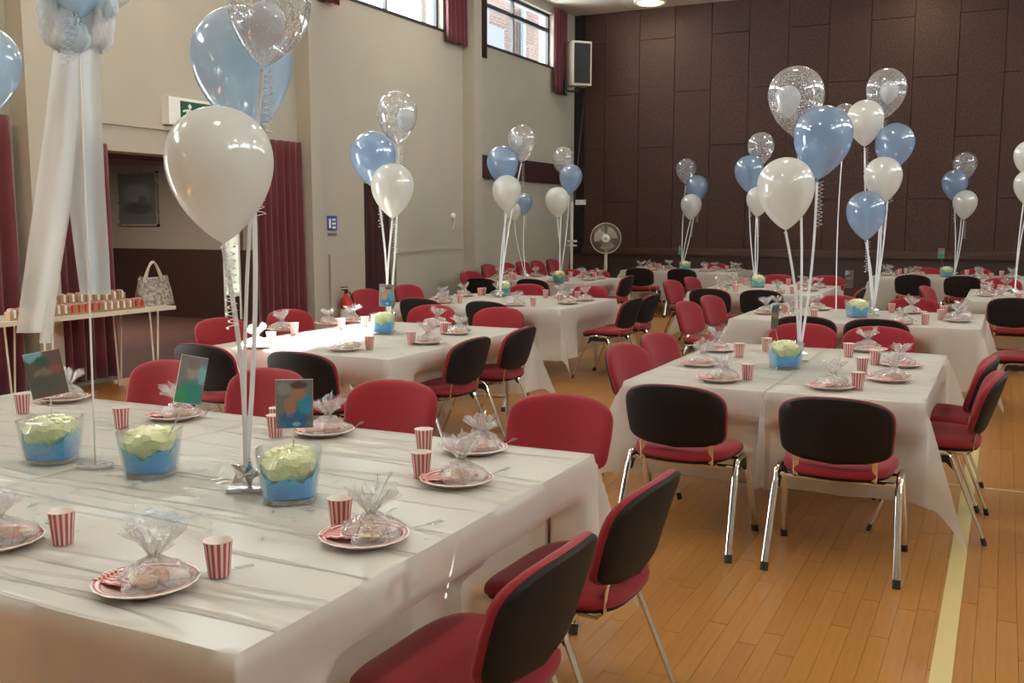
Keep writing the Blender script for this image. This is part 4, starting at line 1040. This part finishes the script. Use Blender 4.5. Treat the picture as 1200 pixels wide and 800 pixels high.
bunch('over the third right table', -2.85, 12.7, [('clear',892,170,31,{'dd':.1,'lean':-.05}), ('blue',878,199,34,{}), ('white',889,232,28,{'dd':-.12,'lean':-.05})])
q = onz(936,426,TT)
bunch('over the nearest right table', q.x, q.y, [('clear',933,110,65,{'dd':.2,'lean':.06,'inner':(-.3,-.15)}), ('blue',965,157,67,{'dd':.05,'lean':-.08}), ('white',921,217,66,{'dd':-.15,'curl':False})])
q = onz(1023,371,TT)
bunch('over the second right table', q.x, q.y, [('clear',1039,103,46,{'dd':.3,'inner':(.15,-.1),'lean':-.08}), ('white',1014,138,42,{'dd':.15,'x':'upper white one'}), ('blue',1049,166,44,{'dd':.1,'lean':-.12,'x':'upper blue one'}),
      ('white',1035,205,43,{'dd':.0,'x':'lower white one'}), ('blue',1015,246,45,{'dd':-.1,'x':'lower blue one'})])
bunch('peeping out behind the big blue balloon', -1.35, 9.3, [('clear',990,134,26,{'dd':.6,'curl':False})], w=False)
bunch('over the back right table', -.68, 16.55, [('clear',1131,191,27,{'dd':.1}), ('blue',1119,213,29,{}), ('white',1131,236,27,{'dd':-.1})])
bunch('cut off by the right picture edge', .12, 12.3, [('white',1206,181,33,{'dd':.1,'x':'upper one'}), ('white',1206,215,33,{'dd':-.1,'x':'lower one'})])
# balloon of a bunch off to the left
balloon('pale', 'cut off by the left picture edge', -22, 72, 88, 3.2, (-4.0, 1.9, TT+.1), extra='large')

# organza topped stick on the foreground table
q = onz(112,549,TT); X0, Y0 = q.x, q.y; D0 = depth_of(X0, Y0, 2)
t = thing('organza_topiary', 'tall stick on a flat foil base with a pale organza bow and long tails', 'decoration', (X0, Y0, TT+.004))
o0 = Vector((X0, Y0, TT+.004))
obj('base_plate', M().box(-.055,.055,-.022,.022,0,.014), M_foil, t, smooth=False).rotation_euler = (0,0,R(25))
top = at(91, 10, D0)
obj('stick', M().tube([(0,0,.01), (at(104,330,D0)-o0), (top-o0)], .0035, n=8), M_white, t)
def tail(name, path, mt, folds=3):
    """hanging strip: path of (pixel x left, pixel x right, pixel y, depth offset)"""
    def fn(u, v):
        k = v*(len(path)-1); i = min(int(k), len(path)-2); f = k - i
        a = path[i]; b = path[i+1]; xl = a[0]*(1-f)+b[0]*f; xr = a[1]*(1-f)+b[1]*f; yy = a[2]*(1-f)+b[2]*f; dd = a[3]*(1-f)+b[3]*f
        p_ = at(xl+(xr-xl)*u, yy, D0+dd+.010*math.sin(u*folds*2*PI+v*2)); return p_ - o0
    g_ = M().grid(30, 30, fn); o_ = obj(name, g_, mt, t, angle=180); return o_
tail('organza_tail', [(64,98,48,.0),(52,90,150,.0),(38,82,250,.01),(24,66,350,.02),(19,62,390,.03)], M_organza, 1.2)
tail('organza_tail', [(76,116,48,.02),(76,120,150,.02),(78,123,220,.02),(88,128,300,.03),(94,130,345,.04)], M_organzab, 1.6)
tail('organza_tail', [(66,92,60,.05),(62,92,150,.05),(56,80,240,.05),(50,68,330,.04),(46,60,402,.03)], M_organza, 1)
rr = random.Random(9)
for k, (px, py, rx, rz_, mt) in enumerate([(68,30,20,24,M_organza),(116,32,17,24,M_organza),(92,22,20,18,M_organzab),(60,12,14,16,M_organzab),(122,8,14,16,M_organzab),(92,44,12,14,M_organzab)]):
    cc = at(px, py, D0+rr.uniform(-.03,.03)) - o0; s1 = rx*D0/FPX; s2 = rz_*D0/FPX; p1, p2 = rr.uniform(0,6), rr.uniform(0,6)
    def fn(u, v, cc=cc, s1=s1, s2=s2, p1=p1, p2=p2):
        a = u*2*PI; b = v*PI; f = 1 + .16*math.sin(5*a+p1+b*2) + .12*math.sin(9*a+p2+b*5) + .08*math.sin(17*a-b*7)
        return cc + rt*(s1*f*math.sin(b)*math.cos(a)) + Vector((0,0,s2*f*math.cos(b))) + Vector((fw.x,fw.y,0))*(.5*s1*f*math.sin(b)*math.sin(a))
    obj('organza_puff', M().grid(49, 17, fn), mt, t, angle=180)
cr_ = M()
for k in range(5):
    p0 = at(rr.uniform(72,90), rr.uniform(15,30), D0-.07) - o0; pts = [p0 + Vector((.012*math.cos(j*1.1), .012*math.sin(j*1.1), -.0035*j)) for j in range(rr.randint(14,40))]
    cr_.tube(pts, .002, .001, n=4)
obj('curled_ribbon', cr_, M_bluerib, t)
balloon('pale', 'above the organza bow, its foot at the top picture edge', 90, -58, 98, D0-.02, None, extra='', ribbon=False)
balloon('clear', 'above the organza bow, right of the blue one', 134, -38, 60, D0+.05, None, ribbon=False)

# ================================================================ CAKE TABLE WITH FAVOURS AND HANDBAG
CZ = .77; cx0, cx1, cy0, cy1 = -7.60, -7.02, 4.8, 6.9
t = thing('hall_table', 'long white-topped folding table before the foyer opening', 'table', (cx0, cy0, 0))
obj('tabletop', M().box(0,cx1-cx0,0,cy1-cy0,CZ-.035,CZ), M_cream, t, smooth=False)
def hairpin(x, y): return M().tube([(x,y-.05,CZ-.04),(x+.01,y-.02,0),(x+.01,y+.0,0),(x,y+.05,CZ-.04)], .009, n=6)
for x in (.05, cx1-cx0-.05):
    for y in (onx(58,380,-7.05).y-cy0, onx(182,365,-7.05).y-cy0): obj('leg', hairpin(x, y), M_cream, t)
def favour(red):
    def mk():
        t = thing('favour_box', '', 'party favour')
        obj('card_box', M().box(-.035,.035,-.04,.04,0,.07), M_kraft, t, smooth=False)
        obj('icing_dome', M().lathe([(.036,.068),(.036,.08),(.026,.095),(0,.10)], 14), M_pinktop, t)
        obj('peg', M().box(.035,.046,-.008,.008,.02,.085), M_redplastic if red else M_signw, t, smooth=False); return t
    return mk
zb = CZ; k = 0
ty0 = onx(8, 355, -7.12).y; ty1 = onx(166, 350, -7.12).y; nf = 20
for i in range(nf):
    y = ty0 + (ty1-ty0)*(i+.5)/nf; red = i in (8,9,10,11,12,18,19)
    place('fav%d' % red, favour(red), '%s-pegged kraft favour box with pink top in the front row' % ('red' if red else 'white'), (-7.12, y, zb), 0, 'front row favour boxes, %s pegs' % ('red' if red else 'white'))
t = thing('favour_tray', 'low kraft tray raising the back row of favour boxes', 'tray', (-7.36, onx(100,345,-7.36).y, CZ)); obj('tray_body', M().box(-.09,.09,-.42,.42,0,.07), M_kraft, t, smooth=False)
yc = t.location.y
for i in range(9):
    place('fav0', favour(False), 'white-pegged kraft favour box with pink top on the raised back row', (-7.34, yc-.36+.09*i, CZ+.07), 0, 'back row favour boxes')
# handbag
q = onx(182, 340, -7.25)
t = thing('handbag', 'grey snakeskin handbag with two handles on the end of the white-topped table', 'bag', (-7.27, q.y, CZ), R(90)); t.scale = (1.2,1.2,1.2)
def hb(u, v):
    a = u*2*PI; c_ = math.cos(a); s_ = math.sin(a); e_ = .6; w = .175*(1-.22*v)+.01*math.sin(v*PI); d = .085*(1-.75*v)
    return (w*math.copysign(abs(c_)**e_, c_), d*math.copysign(abs(s_)**e_, s_), .225*v + (.012*math.cos(2*a) if v > .8 else 0) + .004*math.sin(6*a+v*9))
obj('bag_body', M().grid(33, 12, hb).pad([(hb(k/32,0)[0], hb(k/32,0)[1]) for k in range(32)], [(1,.0),(.9,.002)], lambda a,b,d: (a,b,d)), M_bag, t, angle=180)
for s in (-1, 1):
    pts = [(-.09+.18*k/12 + (.04 if s > 0 else -.04), s*.03*(1+.5*math.sin(PI*k/12)), .19 + .15*math.sin(PI*k/12)) for k in range(13)]
    obj('bag_handle', M().tube(pts, .010, n=8), M_handle, t)
obj('bag_trim', M().tube([(-.15,0,.212),(.15,0,.212)], .010, n=6), M_handle, t)
